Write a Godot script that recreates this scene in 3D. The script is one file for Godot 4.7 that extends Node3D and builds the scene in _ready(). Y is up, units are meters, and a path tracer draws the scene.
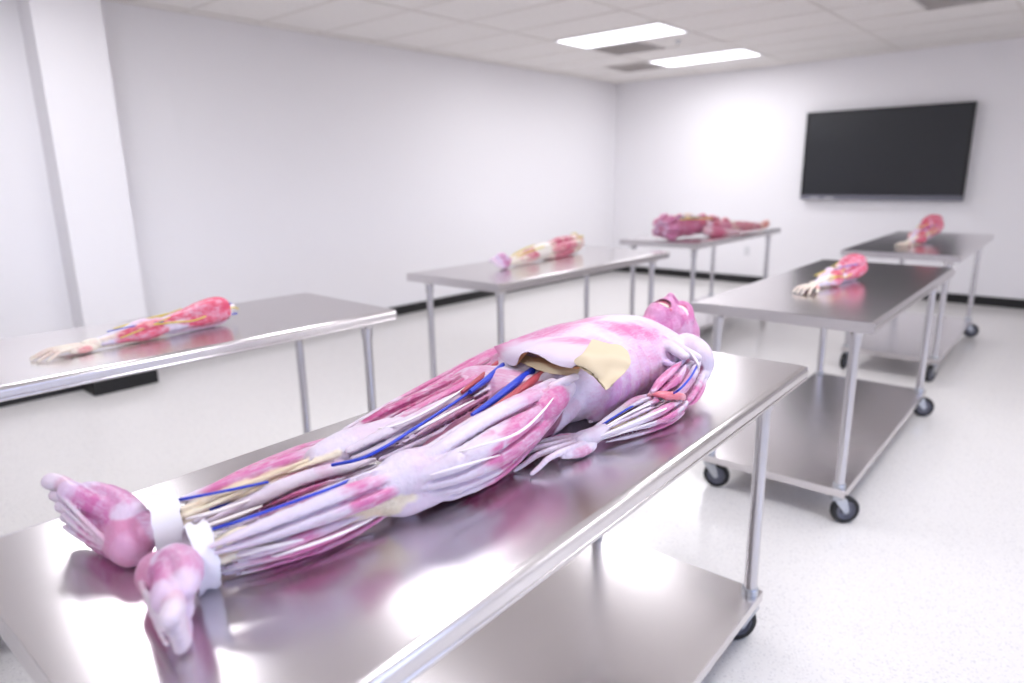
extends Node3D

# ---------------------------------------------------------------- camera data
const FOCAL := 674.2858
const CAM := Vector3(0, 1.5037, 0)
const C_RIGHT := Vector3(0.754141, -0.014794, -0.656546)
const C_UP := Vector3(-0.146719, 0.970681, -0.190401)
const C_BACK := Vector3(0.640113, 0.239917, 0.729859)
const TY := 0.9262          # height of every table top
const XL := -5.82           # left wall
const ZB := -9.094          # back wall
const XR := 3.0             # right wall
const ZN := 3.0             # wall behind the camera
const HC := 2.797           # ceiling
const TW := 0.7647
const TL := 1.9151

# a pixel gives a direction; the height above the table top fixes the distance
func at(px: float, py: float, hgt: float) -> Vector3:
	var r := C_RIGHT * (px - 512.0) - C_UP * (py - 341.5) - C_BACK * FOCAL
	return CAM + r * ((TY + hgt - CAM.y) / r.y)

# ---------------------------------------------------------------- mesh builder
class MB:
	var v := PackedVector3Array()
	var n := PackedVector3Array()
	var u := PackedVector2Array()
	var c := PackedColorArray()
	var ix := PackedInt32Array()
	var col := Color(1, 1, 1)
	func vert(p: Vector3, nn: Vector3, uv := Vector2.ZERO) -> int:
		v.append(p); n.append(nn); u.append(uv); c.append(col)
		return v.size() - 1
	func tri(a: int, b: int, d: int) -> void:
		var g := (v[b] - v[a]).cross(v[d] - v[a])
		if g.dot(n[a] + n[b] + n[d]) > 0.0:
			ix.append_array([a, d, b])
		else:
			ix.append_array([a, b, d])
	func quad(a: Vector3, b: Vector3, d: Vector3, e: Vector3, nn: Vector3, ua := Vector2.ZERO, ub := Vector2.ZERO, ud := Vector2.ZERO, ue := Vector2.ZERO) -> void:
		var i := vert(a, nn, ua); vert(b, nn, ub); vert(d, nn, ud); vert(e, nn, ue)
		tri(i, i + 1, i + 2); tri(i, i + 2, i + 3)
	# box with uv in metres (u along x where it can)
	func box(lo: Vector3, hi: Vector3, xf := Transform3D.IDENTITY) -> void:
		for ax in 3:
			var a1 := (ax + 1) % 3
			var a2 := (ax + 2) % 3
			for s in 2:
				var nn := Vector3.ZERO
				nn[ax] = 1.0 if s == 1 else -1.0
				var q := []
				for k in [[0, 0], [1, 0], [1, 1], [0, 1]]:
					var p := Vector3.ZERO
					p[ax] = hi[ax] if s == 1 else lo[ax]
					p[a1] = hi[a1] if k[0] == 1 else lo[a1]
					p[a2] = hi[a2] if k[1] == 1 else lo[a2]
					q.append(p)
				var uv := []
				for p in q:
					uv.append(Vector2(p.x, p.z) if ax == 1 else (Vector2(p.y, p.z) if ax == 0 else Vector2(p.y, p.x)))
				quad(xf * q[0], xf * q[1], xf * q[2], xf * q[3], (xf.basis * nn).normalized(), uv[0], uv[1], uv[2], uv[3])
	# box with chamfered vertical and horizontal edges
	func cbox(lo: Vector3, hi: Vector3, b: float, xf := Transform3D.IDENTITY) -> void:
		var ce := (lo + hi) * 0.5
		var h := (hi - lo) * 0.5
		for ax in 3:
			var a1 := (ax + 1) % 3
			var a2 := (ax + 2) % 3
			for s in [-1.0, 1.0]:
				var nn := Vector3.ZERO
				nn[ax] = s
				var q := []
				for k in [[-1, -1], [1, -1], [1, 1], [-1, 1]]:
					var p := Vector3.ZERO
					p[ax] = s * h[ax]; p[a1] = k[0] * (h[a1] - b); p[a2] = k[1] * (h[a2] - b)
					q.append(xf * (ce + p))
				quad(q[0], q[1], q[2], q[3], (xf.basis * nn).normalized(), Vector2(q[0].x, q[0].z), Vector2(q[1].x, q[1].z), Vector2(q[2].x, q[2].z), Vector2(q[3].x, q[3].z))
				for s2 in [-1.0, 1.0]:      # edge between ax and a1
					var e := []
					for k in [[0, -1], [1, -1], [1, 1], [0, 1]]:
						var p := Vector3.ZERO
						p[ax] = s * (h[ax] if k[0] == 0 else h[ax] - b)
						p[a1] = s2 * (h[a1] - b if k[0] == 0 else h[a1])
						p[a2] = k[1] * (h[a2] - b)
						e.append(xf * (ce + p))
					var n2 := nn
					n2[a1] = s2
					quad(e[0], e[1], e[2], e[3], (xf.basis * n2).normalized())
	# lathe: profile of (radius, along) round an axis
	func lathe(o: Vector3, axis: Vector3, prof: Array, seg := 20) -> void:
		var w := axis.normalized()
		var a := w.cross(Vector3.RIGHT if absf(w.x) < 0.8 else Vector3.UP).normalized()
		var b := w.cross(a)
		for k in prof.size() - 1:
			var p0: Vector2 = prof[k]
			var p1: Vector2 = prof[k + 1]
			var dr := p1.x - p0.x
			var dy := p1.y - p0.y
			var ln := Vector2(dy, -dr).normalized()
			if ln == Vector2.ZERO: continue
			var i0 := v.size()
			for s in seg + 1:
				var t := TAU * s / seg
				var d := a * cos(t) + b * sin(t)
				var nn := d * ln.x + w * ln.y
				vert(o + d * p0.x + w * p0.y, nn, Vector2(t * p0.x, p0.y))
				vert(o + d * p1.x + w * p1.y, nn, Vector2(t * p0.x, p1.y))
			for s in seg:
				var i := i0 + s * 2
				tri(i, i + 1, i + 3); tri(i, i + 3, i + 2)
	# tube along points with radii (array or one float); flat squashes it towards nrm
	func tube(pts: Array, rad, seg := 8, flat := 1.0, nrm := Vector3.UP, cols = null) -> void:
		var m := pts.size()
		var i0 := v.size()
		for k in m:
			var p: Vector3 = pts[k]
			var d: Vector3 = (pts[mini(k + 1, m - 1)] - pts[maxi(k - 1, 0)]).normalized()
			var a := d.cross(nrm)
			if a.length() < 0.05: a = d.cross(Vector3.RIGHT)
			a = a.normalized()
			var b := a.cross(d).normalized()
			var r: float = rad[k] if rad is Array else rad
			if cols != null: col = cols[k]
			for s in seg:
				var t := TAU * s / seg
				var nn := (a * cos(t) + b * sin(t) / flat).normalized()
				vert(p + a * cos(t) * r + b * sin(t) * r * flat, nn, Vector2(t / TAU, k * 0.1))
		for k in m - 1:
			for s in seg:
				var q := i0 + k * seg
				var s2 := (s + 1) % seg
				tri(q + s, q + s2, q + seg + s2); tri(q + s, q + seg + s2, q + seg + s)
		for e in [0, m - 1]:
			var d2: Vector3 = (pts[0] - pts[1]).normalized() if e == 0 else (pts[m - 1] - pts[m - 2]).normalized()
			if cols != null: col = cols[e]
			var ci := vert(pts[e], d2)
			for s in seg:
				var q0 := v[i0 + e * seg + s]
				var q1 := v[i0 + e * seg + (s + 1) % seg]
				var j := vert(q0, d2); vert(q1, d2)
				tri(ci, j, j + 1)
	# extrude a 2D outline (x,y) along z from z0 to z1, flat or smooth shaded, no caps
	func extrude(prof: PackedVector2Array, nors: PackedVector2Array, z0: float, z1: float) -> void:
		var run := 0.0
		for k in prof.size() - 1:
			var l := (prof[k + 1] - prof[k]).length()
			var i := vert(Vector3(prof[k].x, prof[k].y, z0), Vector3(nors[k].x, nors[k].y, 0), Vector2(run, z0))
			vert(Vector3(prof[k].x, prof[k].y, z1), Vector3(nors[k].x, nors[k].y, 0), Vector2(run, z1))
			vert(Vector3(prof[k + 1].x, prof[k + 1].y, z1), Vector3(nors[k + 1].x, nors[k + 1].y, 0), Vector2(run + l, z1))
			vert(Vector3(prof[k + 1].x, prof[k + 1].y, z0), Vector3(nors[k + 1].x, nors[k + 1].y, 0), Vector2(run + l, z0))
			run += l
			tri(i, i + 1, i + 2); tri(i, i + 2, i + 3)
	func mesh() -> ArrayMesh:
		var a := []
		a.resize(Mesh.ARRAY_MAX)
		a[Mesh.ARRAY_VERTEX] = v; a[Mesh.ARRAY_NORMAL] = n; a[Mesh.ARRAY_TEX_UV] = u; a[Mesh.ARRAY_COLOR] = c; a[Mesh.ARRAY_INDEX] = ix
		var m := ArrayMesh.new()
		m.add_surface_from_arrays(Mesh.PRIMITIVE_TRIANGLES, a)
		return m

# ---------------------------------------------------------------- soft shapes: distance field -> surface nets
class Field:
	var cell := 0.005
	var org := Vector3.ZERO
	var nx := 0
	var ny := 0
	var nz := 0
	var D := PackedFloat32Array()
	var I := PackedInt32Array()
	var sa := PackedVector3Array()
	var sd := PackedVector3Array()
	var st := PackedFloat32Array()      # t0, t1 pairs
	var sty: Array = []
	var M1 := PackedFloat32Array()      # nearest and second nearest muscle, kept apart by a gap
	var M2 := PackedFloat32Array()
	var G := PackedInt32Array()
	var J := PackedInt32Array()
	var group := 0
	func _init(lo: Vector3, hi: Vector3, c: float) -> void:
		cell = c; org = lo
		nx = int(ceil((hi.x - lo.x) / c)) + 1
		ny = int(ceil((hi.y - lo.y) / c)) + 1
		nz = int(ceil((hi.z - lo.z) / c)) + 1
		D.resize(nx * ny * nz); D.fill(1000.0)
		I.resize(nx * ny * nz); I.fill(-1)
	# lay the muscles over the core: a real crevice of width gap and the given depth runs between neighbours
	func join(gap: float, depth: float, k: float) -> void:
		for i in M1.size():
			var a := M1[i]
			if a > 900.0: continue
			var d := maxf(a, minf((gap - (M2[i] - a)) * 0.6, a + depth))
			var o := D[i]
			var h := k - absf(d - o)
			if d < o:
				I[i] = J[i]
				o = d
			if h > 0.0: o -= h * h / k * 0.25
			D[i] = o
	func muscle() -> void:
		if M1.size() == 0:
			M1.resize(D.size()); M1.fill(1000.0)
			M2.resize(D.size()); M2.fill(1000.0)
			G.resize(D.size()); G.fill(0)
			J.resize(D.size()); J.fill(-1)
		group += 1
	func seg(a: Vector3, b: Vector3, ra: float, rb: float, k: float, style, t0 := 0.0, t1 := 1.0, flat := 1.0, fn := Vector3.UP, cut := false, solo := false) -> void:
		var id := sa.size()
		sa.append(a); sd.append(b - a); st.append(t0); st.append(t1); sty.append(style)
		var mg := maxf(ra, rb) + cell * 2.5 + k
		var lo := Vector3(minf(a.x, b.x), minf(a.y, b.y), minf(a.z, b.z)) - Vector3(mg, mg, mg) - org
		var hi := Vector3(maxf(a.x, b.x), maxf(a.y, b.y), maxf(a.z, b.z)) + Vector3(mg, mg, mg) - org
		var x0 := clampi(int(lo.x / cell), 0, nx - 1)
		var x1 := clampi(int(hi.x / cell) + 1, 0, nx - 1)
		var y0 := clampi(int(lo.y / cell), 0, ny - 1)
		var y1 := clampi(int(hi.y / cell) + 1, 0, ny - 1)
		var z0 := clampi(int(lo.z / cell), 0, nz - 1)
		var z1 := clampi(int(hi.z / cell) + 1, 0, nz - 1)
		var sq := flat < 0.999
		var ex := 1.0 / flat - 1.0
		var ab := b - a
		if sq: ab += fn * (ab.dot(fn) * ex)
		var il := 1.0 / maxf(ab.length_squared(), 1e-12)
		var dr := rb - ra
		var c := cell
		var kk := maxf(k, 1e-5)
		for z in range(z0, z1 + 1):
			for y in range(y0, y1 + 1):
				var i := (z * ny + y) * nx + x0
				var q := Vector3(org.x + x0 * c, org.y + y * c, org.z + z * c) - a
				for x in range(x0, x1 + 1):
					var p := q
					if sq: p += fn * (p.dot(fn) * ex)
					var t := clampf(p.dot(ab) * il, 0.0, 1.0)
					var d := (p - ab * t).length() - ra - dr * t
					if sq: d *= flat
					var o := D[i]
					if solo:
						if G[i] == group:
							if d < M1[i]:
								M1[i] = d
								J[i] = id
						elif d < M1[i]:
							M2[i] = M1[i]
							M1[i] = d
							G[i] = group
							J[i] = id
						elif d < M2[i]: M2[i] = d
					elif cut:
						if -d > o:
							D[i] = -d
							I[i] = id
					else:
						var h := kk - absf(d - o)
						if d < o:
							I[i] = id
							o = d
						if h > 0.0: o -= h * h / kk * 0.25
						D[i] = o
					i += 1
					q.x += c
	func path(pts: Array, rad: Array, k: float, style, flat := 1.0, fn := Vector3.UP, sub := 3, solo := false) -> void:
		var m := pts.size()
		var P := []
		var Rr := []
		for s in m - 1:
			var p0: Vector3 = pts[maxi(s - 1, 0)]
			var p1: Vector3 = pts[s]
			var p2: Vector3 = pts[s + 1]
			var p3: Vector3 = pts[mini(s + 2, m - 1)]
			for j in sub:
				var t := float(j) / sub
				P.append(p1.cubic_interpolate(p2, p0, p3, t))
				Rr.append(lerpf(rad[s], rad[s + 1], t * t * (3 - 2 * t)))
		P.append(pts[m - 1]); Rr.append(rad[m - 1])
		for s in P.size() - 1:
			seg(P[s], P[s + 1], Rr[s], Rr[s + 1], k, style, float(s) / (P.size() - 1), float(s + 1) / (P.size() - 1), flat, fn, false, solo)
	func floor_at(y: float) -> void:
		for iy in ny:
			var yy := org.y + iy * cell
			if yy > y + 2.0 * cell: break
			for z in nz:
				var i := (z * ny + iy) * nx
				for x in nx:
					if D[i] < y - yy: D[i] = y - yy
					i += 1
	func emit(mb: MB, paint: Callable) -> void:
		var lim := cell * 2.0
		var vid := PackedInt32Array()
		vid.resize(D.size()); vid.fill(-1)
		var cells := PackedInt32Array()
		var off := PackedInt32Array([0, 1, nx, nx + 1, nx * ny, nx * ny + 1, nx * ny + nx, nx * ny + nx + 1])
		var edges := [[0, 1], [2, 3], [4, 5], [6, 7], [0, 2], [1, 3], [4, 6], [5, 7], [0, 4], [1, 5], [2, 6], [3, 7]]
		var cp := PackedVector3Array()
		for j in 8: cp.append(Vector3(j & 1, (j >> 1) & 1, (j >> 2) & 1))
		var dv := PackedFloat32Array()
		dv.resize(8)
		for z in nz - 1:
			for y in ny - 1:
				var row := (z * ny + y) * nx
				for x in nx - 1:
					var i := row + x
					if absf(D[i]) > lim: continue
					var m := 0
					for j in 8:
						var q := D[i + off[j]]
						dv[j] = q
						if q < 0.0: m += 1
					if m == 0 or m == 8: continue
					var s := Vector3.ZERO
					var k := 0
					for e in edges:
						var a: float = dv[e[0]]
						var b: float = dv[e[1]]
						if (a < 0.0) != (b < 0.0):
							s += cp[e[0]].lerp(cp[e[1]], a / (a - b))
							k += 1
					s /= k
					var g := Vector3(dv[1] + dv[3] + dv[5] + dv[7] - dv[0] - dv[2] - dv[4] - dv[6], dv[2] + dv[3] + dv[6] + dv[7] - dv[0] - dv[1] - dv[4] - dv[5], dv[4] + dv[5] + dv[6] + dv[7] - dv[0] - dv[1] - dv[2] - dv[3]).normalized()
					var p := org + (Vector3(x, y, z) + s) * cell
					var cs := Color(0, 0, 0)
					var w := 0.0
					var last := -2
					var lc := Color()
					for j in 8:
						var id := I[i + off[j]]
						if id < 0 or absf(dv[j]) > lim: continue
						if id != last:
							var d := sd[id]
							var t := clampf((p - sa[id]).dot(d) / maxf(d.length_squared(), 1e-12), 0.0, 1.0)
							lc = paint.call(sty[id], lerpf(st[id * 2], st[id * 2 + 1], t), p, d)
							last = id
						cs += lc
						w += 1.0
					if w > 0.0: cs /= w
					cs.a = 1.0
					mb.col = cs
					vid[i] = mb.vert(p, g)
					cells.append(i)
		for i in cells:
			var a := D[i] < 0.0
			for ax in 3:
				var o1: int = [1, nx, nx * ny][ax]
				var s1: int = [nx, nx * ny, 1][ax]
				var s2: int = [nx * ny, 1, nx][ax]
				if (D[i + o1] < 0.0) == a: continue
				if i - s1 - s2 < 0: continue
				var b := vid[i - s1]
				var c := vid[i - s1 - s2]
				var d := vid[i - s2]
				if b < 0 or c < 0 or d < 0: continue
				if a: mb.ix.append_array([vid[i], c, b, vid[i], d, c])
				else: mb.ix.append_array([vid[i], b, c, vid[i], c, d])
		mb.col = Color(1, 1, 1)

# ---------------------------------------------------------------- node helpers
var taken := {}
func numbered(called: String) -> String:
	var k: int = taken.get(called, 0)
	taken[called] = k + 1
	return called if k == 0 else "%s_%03d" % [called, k]

func part(called: String, m, mat: Material, parent: Node = null) -> MeshInstance3D:
	var o := MeshInstance3D.new()
	o.mesh = m.mesh() if m is MB else m
	o.material_override = mat
	o.cast_shadow = GeometryInstance3D.SHADOW_CASTING_SETTING_ON
	if parent == null or parent == self:
		o.name = numbered(called)
		add_child(o)
	else:
		o.name = called
		parent.add_child(o, true)
	return o

func tag(o: Node, label: String, category: String, group := "", kind := "") -> Node:
	if label: o.set_meta("label", label)
	if category: o.set_meta("category", category)
	if group: o.set_meta("group", group)
	if kind: o.set_meta("kind", kind)
	return o

func thing(called: String, where: Vector3, label: String, category: String, group := "") -> Node3D:
	var o := Node3D.new()
	o.name = numbered(called)
	add_child(o)
	o.position = where
	tag(o, label, category, group)
	return o

func struct(called: String, m, mat: Material, label: String, category: String) -> MeshInstance3D:
	var o := part(called, m, mat)
	tag(o, label, category, "", "structure")
	return o

func mat(c: Color, rough := 0.6, metal := 0.0) -> StandardMaterial3D:
	var m := StandardMaterial3D.new()
	m.albedo_color = c
	m.roughness = rough
	m.metallic = metal
	return m

func srgb(r: int, g: int, b: int) -> Color:
	return Color(r / 255.0, g / 255.0, b / 255.0)
func lin(r: int, g: int, b: int) -> Color:
	return srgb(r, g, b).srgb_to_linear()

func smooth_path(pts: Array, sub := 4) -> Array:
	var P := []
	var m := pts.size()
	for s in m - 1:
		for j in sub:
			P.append(pts[s].cubic_interpolate(pts[s + 1], pts[maxi(s - 1, 0)], pts[mini(s + 2, m - 1)], float(j) / sub))
	P.append(pts[m - 1])
	return P

const LAMP := 1.85

func _ready() -> void:
	# camera
	var cam := Camera3D.new()
	cam.name = "camera"
	add_child(cam)
	cam.transform = Transform3D(Basis(C_RIGHT, C_UP, C_BACK).orthonormalized(), CAM)
	cam.fov = rad_to_deg(2.0 * atan(341.5 / FOCAL))
	var ca := CameraAttributesPhysical.new()
	ca.frustum_focal_length = 12.0 / (341.5 / FOCAL)
	ca.frustum_focus_distance = 1.45
	ca.frustum_far = 100.0
	ca.exposure_aperture = 1.8
	cam.attributes = ca
	cam.current = true
	# sky, exposure
	var we := WorldEnvironment.new()
	we.name = "world_environment"
	var env := Environment.new()
	env.background_mode = Environment.BG_SKY
	var sky := Sky.new()
	var sm := ProceduralSkyMaterial.new()
	sm.sky_top_color = Color(0.62, 0.72, 0.95)
	sm.sky_horizon_color = Color(0.86, 0.9, 1.0)
	sm.ground_horizon_color = Color(0.7, 0.72, 0.76)
	sm.ground_bottom_color = Color(0.4, 0.4, 0.42)
	sm.sky_energy_multiplier = 1.8
	sm.ground_energy_multiplier = 1.2
	sky.sky_material = sm
	env.sky = sky
	env.tonemap_mode = Environment.TONE_MAPPER_LINEAR
	env.tonemap_exposure = 1.42
	env.sdfgi_enabled = true
	env.ssao_enabled = true
	env.ssil_enabled = true
	we.environment = env
	add_child(we)
	make_materials()
	build_room()
	build_television()
	build_tables()
	build_bodies()

# ---------------------------------------------------------------- materials
var M := {}
func make_materials() -> void:
	M.wall = mat(srgb(243, 241, 244), 0.75)
	M.tile = speckled(srgb(238, 234, 231), srgb(224, 219, 215), 0.9, 7, 1.6)
	M.bar = mat(srgb(226, 221, 216), 0.6)
	M.base = mat(srgb(14, 14, 16), 0.45)
	M.floor = speckled(srgb(234, 231, 229), srgb(212, 209, 209), 0.2, 3, 1.1)
	M.floor.metallic_specular = 0.5
	M.steel = mat(srgb(220, 216, 217), 0.235, 1.0)
	M.steel.anisotropy_enabled = true
	M.steel.anisotropy = 0.65
	M.tube = mat(srgb(205, 203, 206), 0.26, 1.0)
	M.zinc = mat(srgb(190, 193, 198), 0.38, 1.0)
	M.tyre = mat(srgb(22, 22, 25), 0.5)
	M.hub = mat(srgb(105, 106, 118), 0.5)
	M.screen = mat(srgb(38, 40, 45), 0.3)
	M.bezel = mat(srgb(9, 9, 10), 0.35)
	M.strip = mat(srgb(112, 112, 124), 0.4)
	M.plate = mat(srgb(222, 222, 226), 0.4)
	M.vent = mat(srgb(214, 209, 206), 0.6)
	M.glow = mat(srgb(250, 250, 255), 0.5)
	M.glow.emission_enabled = true
	M.glow.emission = Color(0.97, 0.97, 1.0)
	M.glow.emission_energy_multiplier = 2.0
	M.glow_soft = M.glow.duplicate()
	M.glow_soft.emission_energy_multiplier = 1.0
	M.fixture = mat(srgb(225, 224, 224), 0.5)
	M.glass = mat(Color(0.9, 0.95, 1.0, 0.08), 0.02)
	M.glass.transparency = BaseMaterial3D.TRANSPARENCY_ALPHA
	M.body = mat(Color.WHITE, 0.38)
	M.body.vertex_color_use_as_albedo = true
	M.body.metallic_specular = 0.45
	M.body.subsurf_scatter_enabled = true
	M.body.subsurf_scatter_strength = 0.08
	var fn := FastNoiseLite.new()
	fn.seed = 3
	fn.frequency = 0.02
	fn.fractal_octaves = 4
	var bump := fn.get_seamless_image(256, 256)
	bump.convert(Image.FORMAT_RGBA8)
	bump.bump_map_to_normal_map(6.0)
	M.body.normal_enabled = true
	M.body.normal_texture = ImageTexture.create_from_image(bump)
	M.body.normal_scale = 0.6
	M.body.uv1_triplanar = true
	M.body.uv1_world_triplanar = true
	M.body.uv1_scale = Vector3(11, 11, 11)
	M.vein = mat(srgb(38, 66, 196), 0.35)
	M.artery = mat(srgb(178, 72, 84), 0.4)
	M.nerve = mat(srgb(226, 205, 92), 0.45)
	M.tendon = mat(srgb(242, 234, 238), 0.42)
	M.wrap = mat(srgb(232, 230, 240), 0.7)
	M.cream = mat(Color.WHITE, 0.55)
	M.cream.vertex_color_use_as_albedo = true
	M.teeth = mat(srgb(244, 238, 226), 0.25)

# fine speckle (terrazzo-like vinyl, mineral ceiling tile)
func speckled(a: Color, b: Color, rough: float, sd: int, metres: float) -> StandardMaterial3D:
	var rng := RandomNumberGenerator.new()
	rng.seed = sd
	var im := Image.create(512, 512, false, Image.FORMAT_RGB8)
	im.fill(a)
	for k in 9000:
		var w := rng.randi_range(1, 3)
		im.fill_rect(Rect2i(rng.randi_range(0, 511), rng.randi_range(0, 511), w, rng.randi_range(1, 3)), a.lerp(b, rng.randf_range(0.2, 1.0)))
	for k in 3000:
		im.fill_rect(Rect2i(rng.randi_range(0, 511), rng.randi_range(0, 511), rng.randi_range(1, 3), rng.randi_range(1, 3)), a.lightened(rng.randf_range(0.1, 0.5)))
	var m := mat(Color.WHITE, rough)
	m.albedo_texture = ImageTexture.create_from_image(im)
	m.uv1_triplanar = true
	m.uv1_world_triplanar = true
	m.uv1_scale = Vector3.ONE / metres
	return m

# ---------------------------------------------------------------- the room
const LIGHTS := [[-4.47, -8.20], [-4.47, -6.37], [-3.25, -2.71], [-4.47, -1.49], [-0.81, -4.54], [-0.81, -2.10], [-0.81, 0.34], [1.63, -5.15]]
const VENTS := [[-4.47, -6.98], [-5.08, -8.20], [-1.42, -6.98]]

func build_room() -> void:
	var b := MB.new()
	b.box(Vector3(XL - 0.3, -0.15, ZB - 0.3), Vector3(XR + 0.3, 0.0, ZN + 0.3))
	struct("floor", b, M.floor, "pale speckled vinyl floor of the laboratory", "floor")
	b = MB.new()
	b.box(Vector3(XL - 0.25, 0, ZB - 0.25), Vector3(XL, HC + 0.1, ZN + 0.25))
	struct("wall_left", b, M.wall, "long white wall beside the pillar", "wall")
	b = MB.new()
	b.box(Vector3(XL, 0, ZB - 0.25), Vector3(XR + 0.25, HC + 0.1, ZB))
	struct("wall_back", b, M.wall, "white wall that carries the black television", "wall")
	b = MB.new()
	b.box(Vector3(XL, 0, ZN), Vector3(XR + 0.25, HC + 0.1, ZN + 0.25))
	struct("wall_near", b, M.wall, "white wall opposite the television", "wall")
	b = MB.new()      # right wall with a window opening
	var wz0 := -3.2
	var wz1 := 1.4
	var wy0 := 0.95
	var wy1 := 2.35
	b.box(Vector3(XR, 0, ZB), Vector3(XR + 0.25, wy0, ZN))
	b.box(Vector3(XR, wy1, ZB), Vector3(XR + 0.25, HC + 0.1, ZN))
	b.box(Vector3(XR, wy0, ZB), Vector3(XR + 0.25, wy1, wz0))
	b.box(Vector3(XR, wy0, wz1), Vector3(XR + 0.25, wy1, ZN))
	struct("wall_right", b, M.wall, "white wall with the daylight window", "wall")
	b = MB.new()
	b.box(Vector3(XR + 0.12, wy0, wz0), Vector3(XR + 0.17, wy0 + 0.05, wz1))
	b.box(Vector3(XR + 0.12, wy1 - 0.05, wz0), Vector3(XR + 0.17, wy1, wz1))
	for k in 4:
		var z := lerpf(wz0, wz1 - 0.05, k / 3.0)
		b.box(Vector3(XR + 0.12, wy0, z), Vector3(XR + 0.17, wy1, z + 0.05))
	var w := struct("window_1", b, M.plate, "wide three-pane daylight window", "window")
	for k in 3:
		var z0 := lerpf(wz0, wz1 - 0.05, k / 3.0) + 0.05
		var z1 := lerpf(wz0, wz1 - 0.05, (k + 1) / 3.0)
		var g := MB.new()
		g.box(Vector3(XR + 0.142, wy0 + 0.05, z0), Vector3(XR + 0.148, wy1 - 0.05, z1))
		part("pane", g, M.glass, w)
	# pillar and the wall section that stands forward beside it
	b = MB.new()
	b.box(Vector3(XL, 0, -1.925), Vector3(-5.32, HC, -1.51))
	struct("wall_pillar", b, M.wall, "square white pillar standing out from the long wall", "pillar")
	b = MB.new()
	b.box(Vector3(XL, 0, -1.51), Vector3(-5.57, HC, ZN))
	struct("wall_left_near", b, M.wall, "white wall section set forward beside the pillar", "wall")
	b = MB.new()
	b.box(Vector3(XL, 0, ZB), Vector3(XL + 0.012, 0.105, -1.925))
	struct("baseboard_left", b, M.base, "black baseboard along the long white wall", "baseboard")
	b = MB.new()
	b.box(Vector3(XL, 0, ZB), Vector3(XR, 0.105, ZB + 0.012))
	struct("baseboard_back", b, M.base, "black baseboard below the television", "baseboard")
	b = MB.new()
	b.box(Vector3(-5.322, 0, -1.937), Vector3(-5.306, 0.105, -1.496))
	b.box(Vector3(XL, 0, -1.937), Vector3(-5.31, 0.105, -1.923))
	b.box(Vector3(-5.57, 0, -1.512), Vector3(-5.31, 0.105, -1.496))
	struct("baseboard_pillar", b, M.base, "black baseboard wrapped round the pillar", "baseboard")
	b = MB.new()
	b.box(Vector3(-5.572, 0, -1.51), Vector3(-5.558, 0.105, ZN))
	struct("baseboard_left_near", b, M.base, "black baseboard on the forward wall section", "baseboard")
	# suspended ceiling: slab, grid bars, tiles
	b = MB.new()
	b.box(Vector3(XL - 0.25, HC + 0.1, ZB - 0.25), Vector3(XR + 0.25, HC + 0.25, ZN + 0.25))
	var ce := struct("ceiling", b, M.bar, "suspended ceiling of pale mineral tiles in a metal grid", "ceiling")
	var gx := [XL]
	for k in range(-2, 6): gx.append(-3.25 + 1.22 * k)
	gx.append(XR)
	var gz := [ZB]
	for k in range(-5, 15):
		gz.append(-5.76 + 0.61 * k)
	gz.append(ZN)
	for x in gx:
		b = MB.new()
		b.box(Vector3(x - 0.012, HC, ZB), Vector3(x + 0.012, HC + 0.02, ZN))
		part("main_runner", b, M.bar, ce)
	for z in gz:
		b = MB.new()
		b.box(Vector3(XL, HC + 0.001, z - 0.012), Vector3(XR, HC + 0.02, z + 0.012))
		part("cross_runner", b, M.bar, ce)
	for i in gx.size() - 1:
		for j in gz.size() - 1:
			var x0: float = gx[i]
			var x1: float = gx[i + 1]
			var z0: float = gz[j]
			var z1: float = gz[j + 1]
			if x1 - x0 < 0.03 or z1 - z0 < 0.03: continue
			var skip := false
			for l in LIGHTS:
				if absf(l[0] - x0) < 0.05 and absf(l[1] - z0) < 0.05: skip = true
			if skip: continue
			for ve in VENTS:
				if absf(ve[1] - z0) < 0.05 and ve[0] > x0 - 0.05 and ve[0] < x1 - 0.1:
					if ve[0] - x0 < 0.05: x0 += 0.61
					else: x1 -= 0.61
			b = MB.new()
			b.cbox(Vector3(x0 + 0.008, HC + 0.006, z0 + 0.008), Vector3(x1 - 0.008, HC + 0.022, z1 - 0.008), 0.004)
			part("ceiling_tile", b, M.tile, ce)
	var lamp_names := ["by the corner beside the television", "beside the square grey vent and sprinkler", "above the aisle beside the body table", "above the table next to the pillar",
		"above the arm table between the body and the television", "above the head end of the body table", "above the foot end of the body table", "on the window side of the ceiling"]
	for k in LIGHTS.size(): ceiling_light(LIGHTS[k][0], LIGHTS[k][1], ("long recessed ceiling light panel " if k != 2 else "long louvred ceiling light panel ") + lamp_names[k], k == 2)
	var vn := ["square grey ceiling vent touching the light panel by the sprinkler", "square grey ceiling vent at the end of the light panel by the corner", "square grey ceiling vent on its own, above the television side"]
	for k in 3: ceiling_vent(VENTS[k][0], VENTS[k][1], vn[k])
	# sprinkler
	var t := thing("sprinkler_head", Vector3(-3.557, HC, -6.68), "small metal sprinkler head hanging from a ceiling tile", "sprinkler")
	b = MB.new()
	b.lathe(Vector3.ZERO, Vector3.DOWN, [Vector2(0.03, -0.004), Vector2(0.03, 0.002), Vector2(0.012, 0.01), Vector2(0.01, 0.03)], 14)
	part("collar", b, M.zinc, t)
	b = MB.new()
	b.lathe(Vector3(0, -0.03, 0), Vector3.DOWN, [Vector2(0.0, 0.0), Vector2(0.006, 0.0), Vector2(0.006, 0.016), Vector2(0.018, 0.018), Vector2(0.018, 0.021), Vector2(0.0, 0.021)], 14)
	part("deflector", b, M.vent, t)
	# outlet below the television side
	t = thing("wall_outlet", Vector3(-3.668, 0.443, ZB), "small white outlet plate low on the television wall", "outlet")
	b = MB.new()
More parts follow.
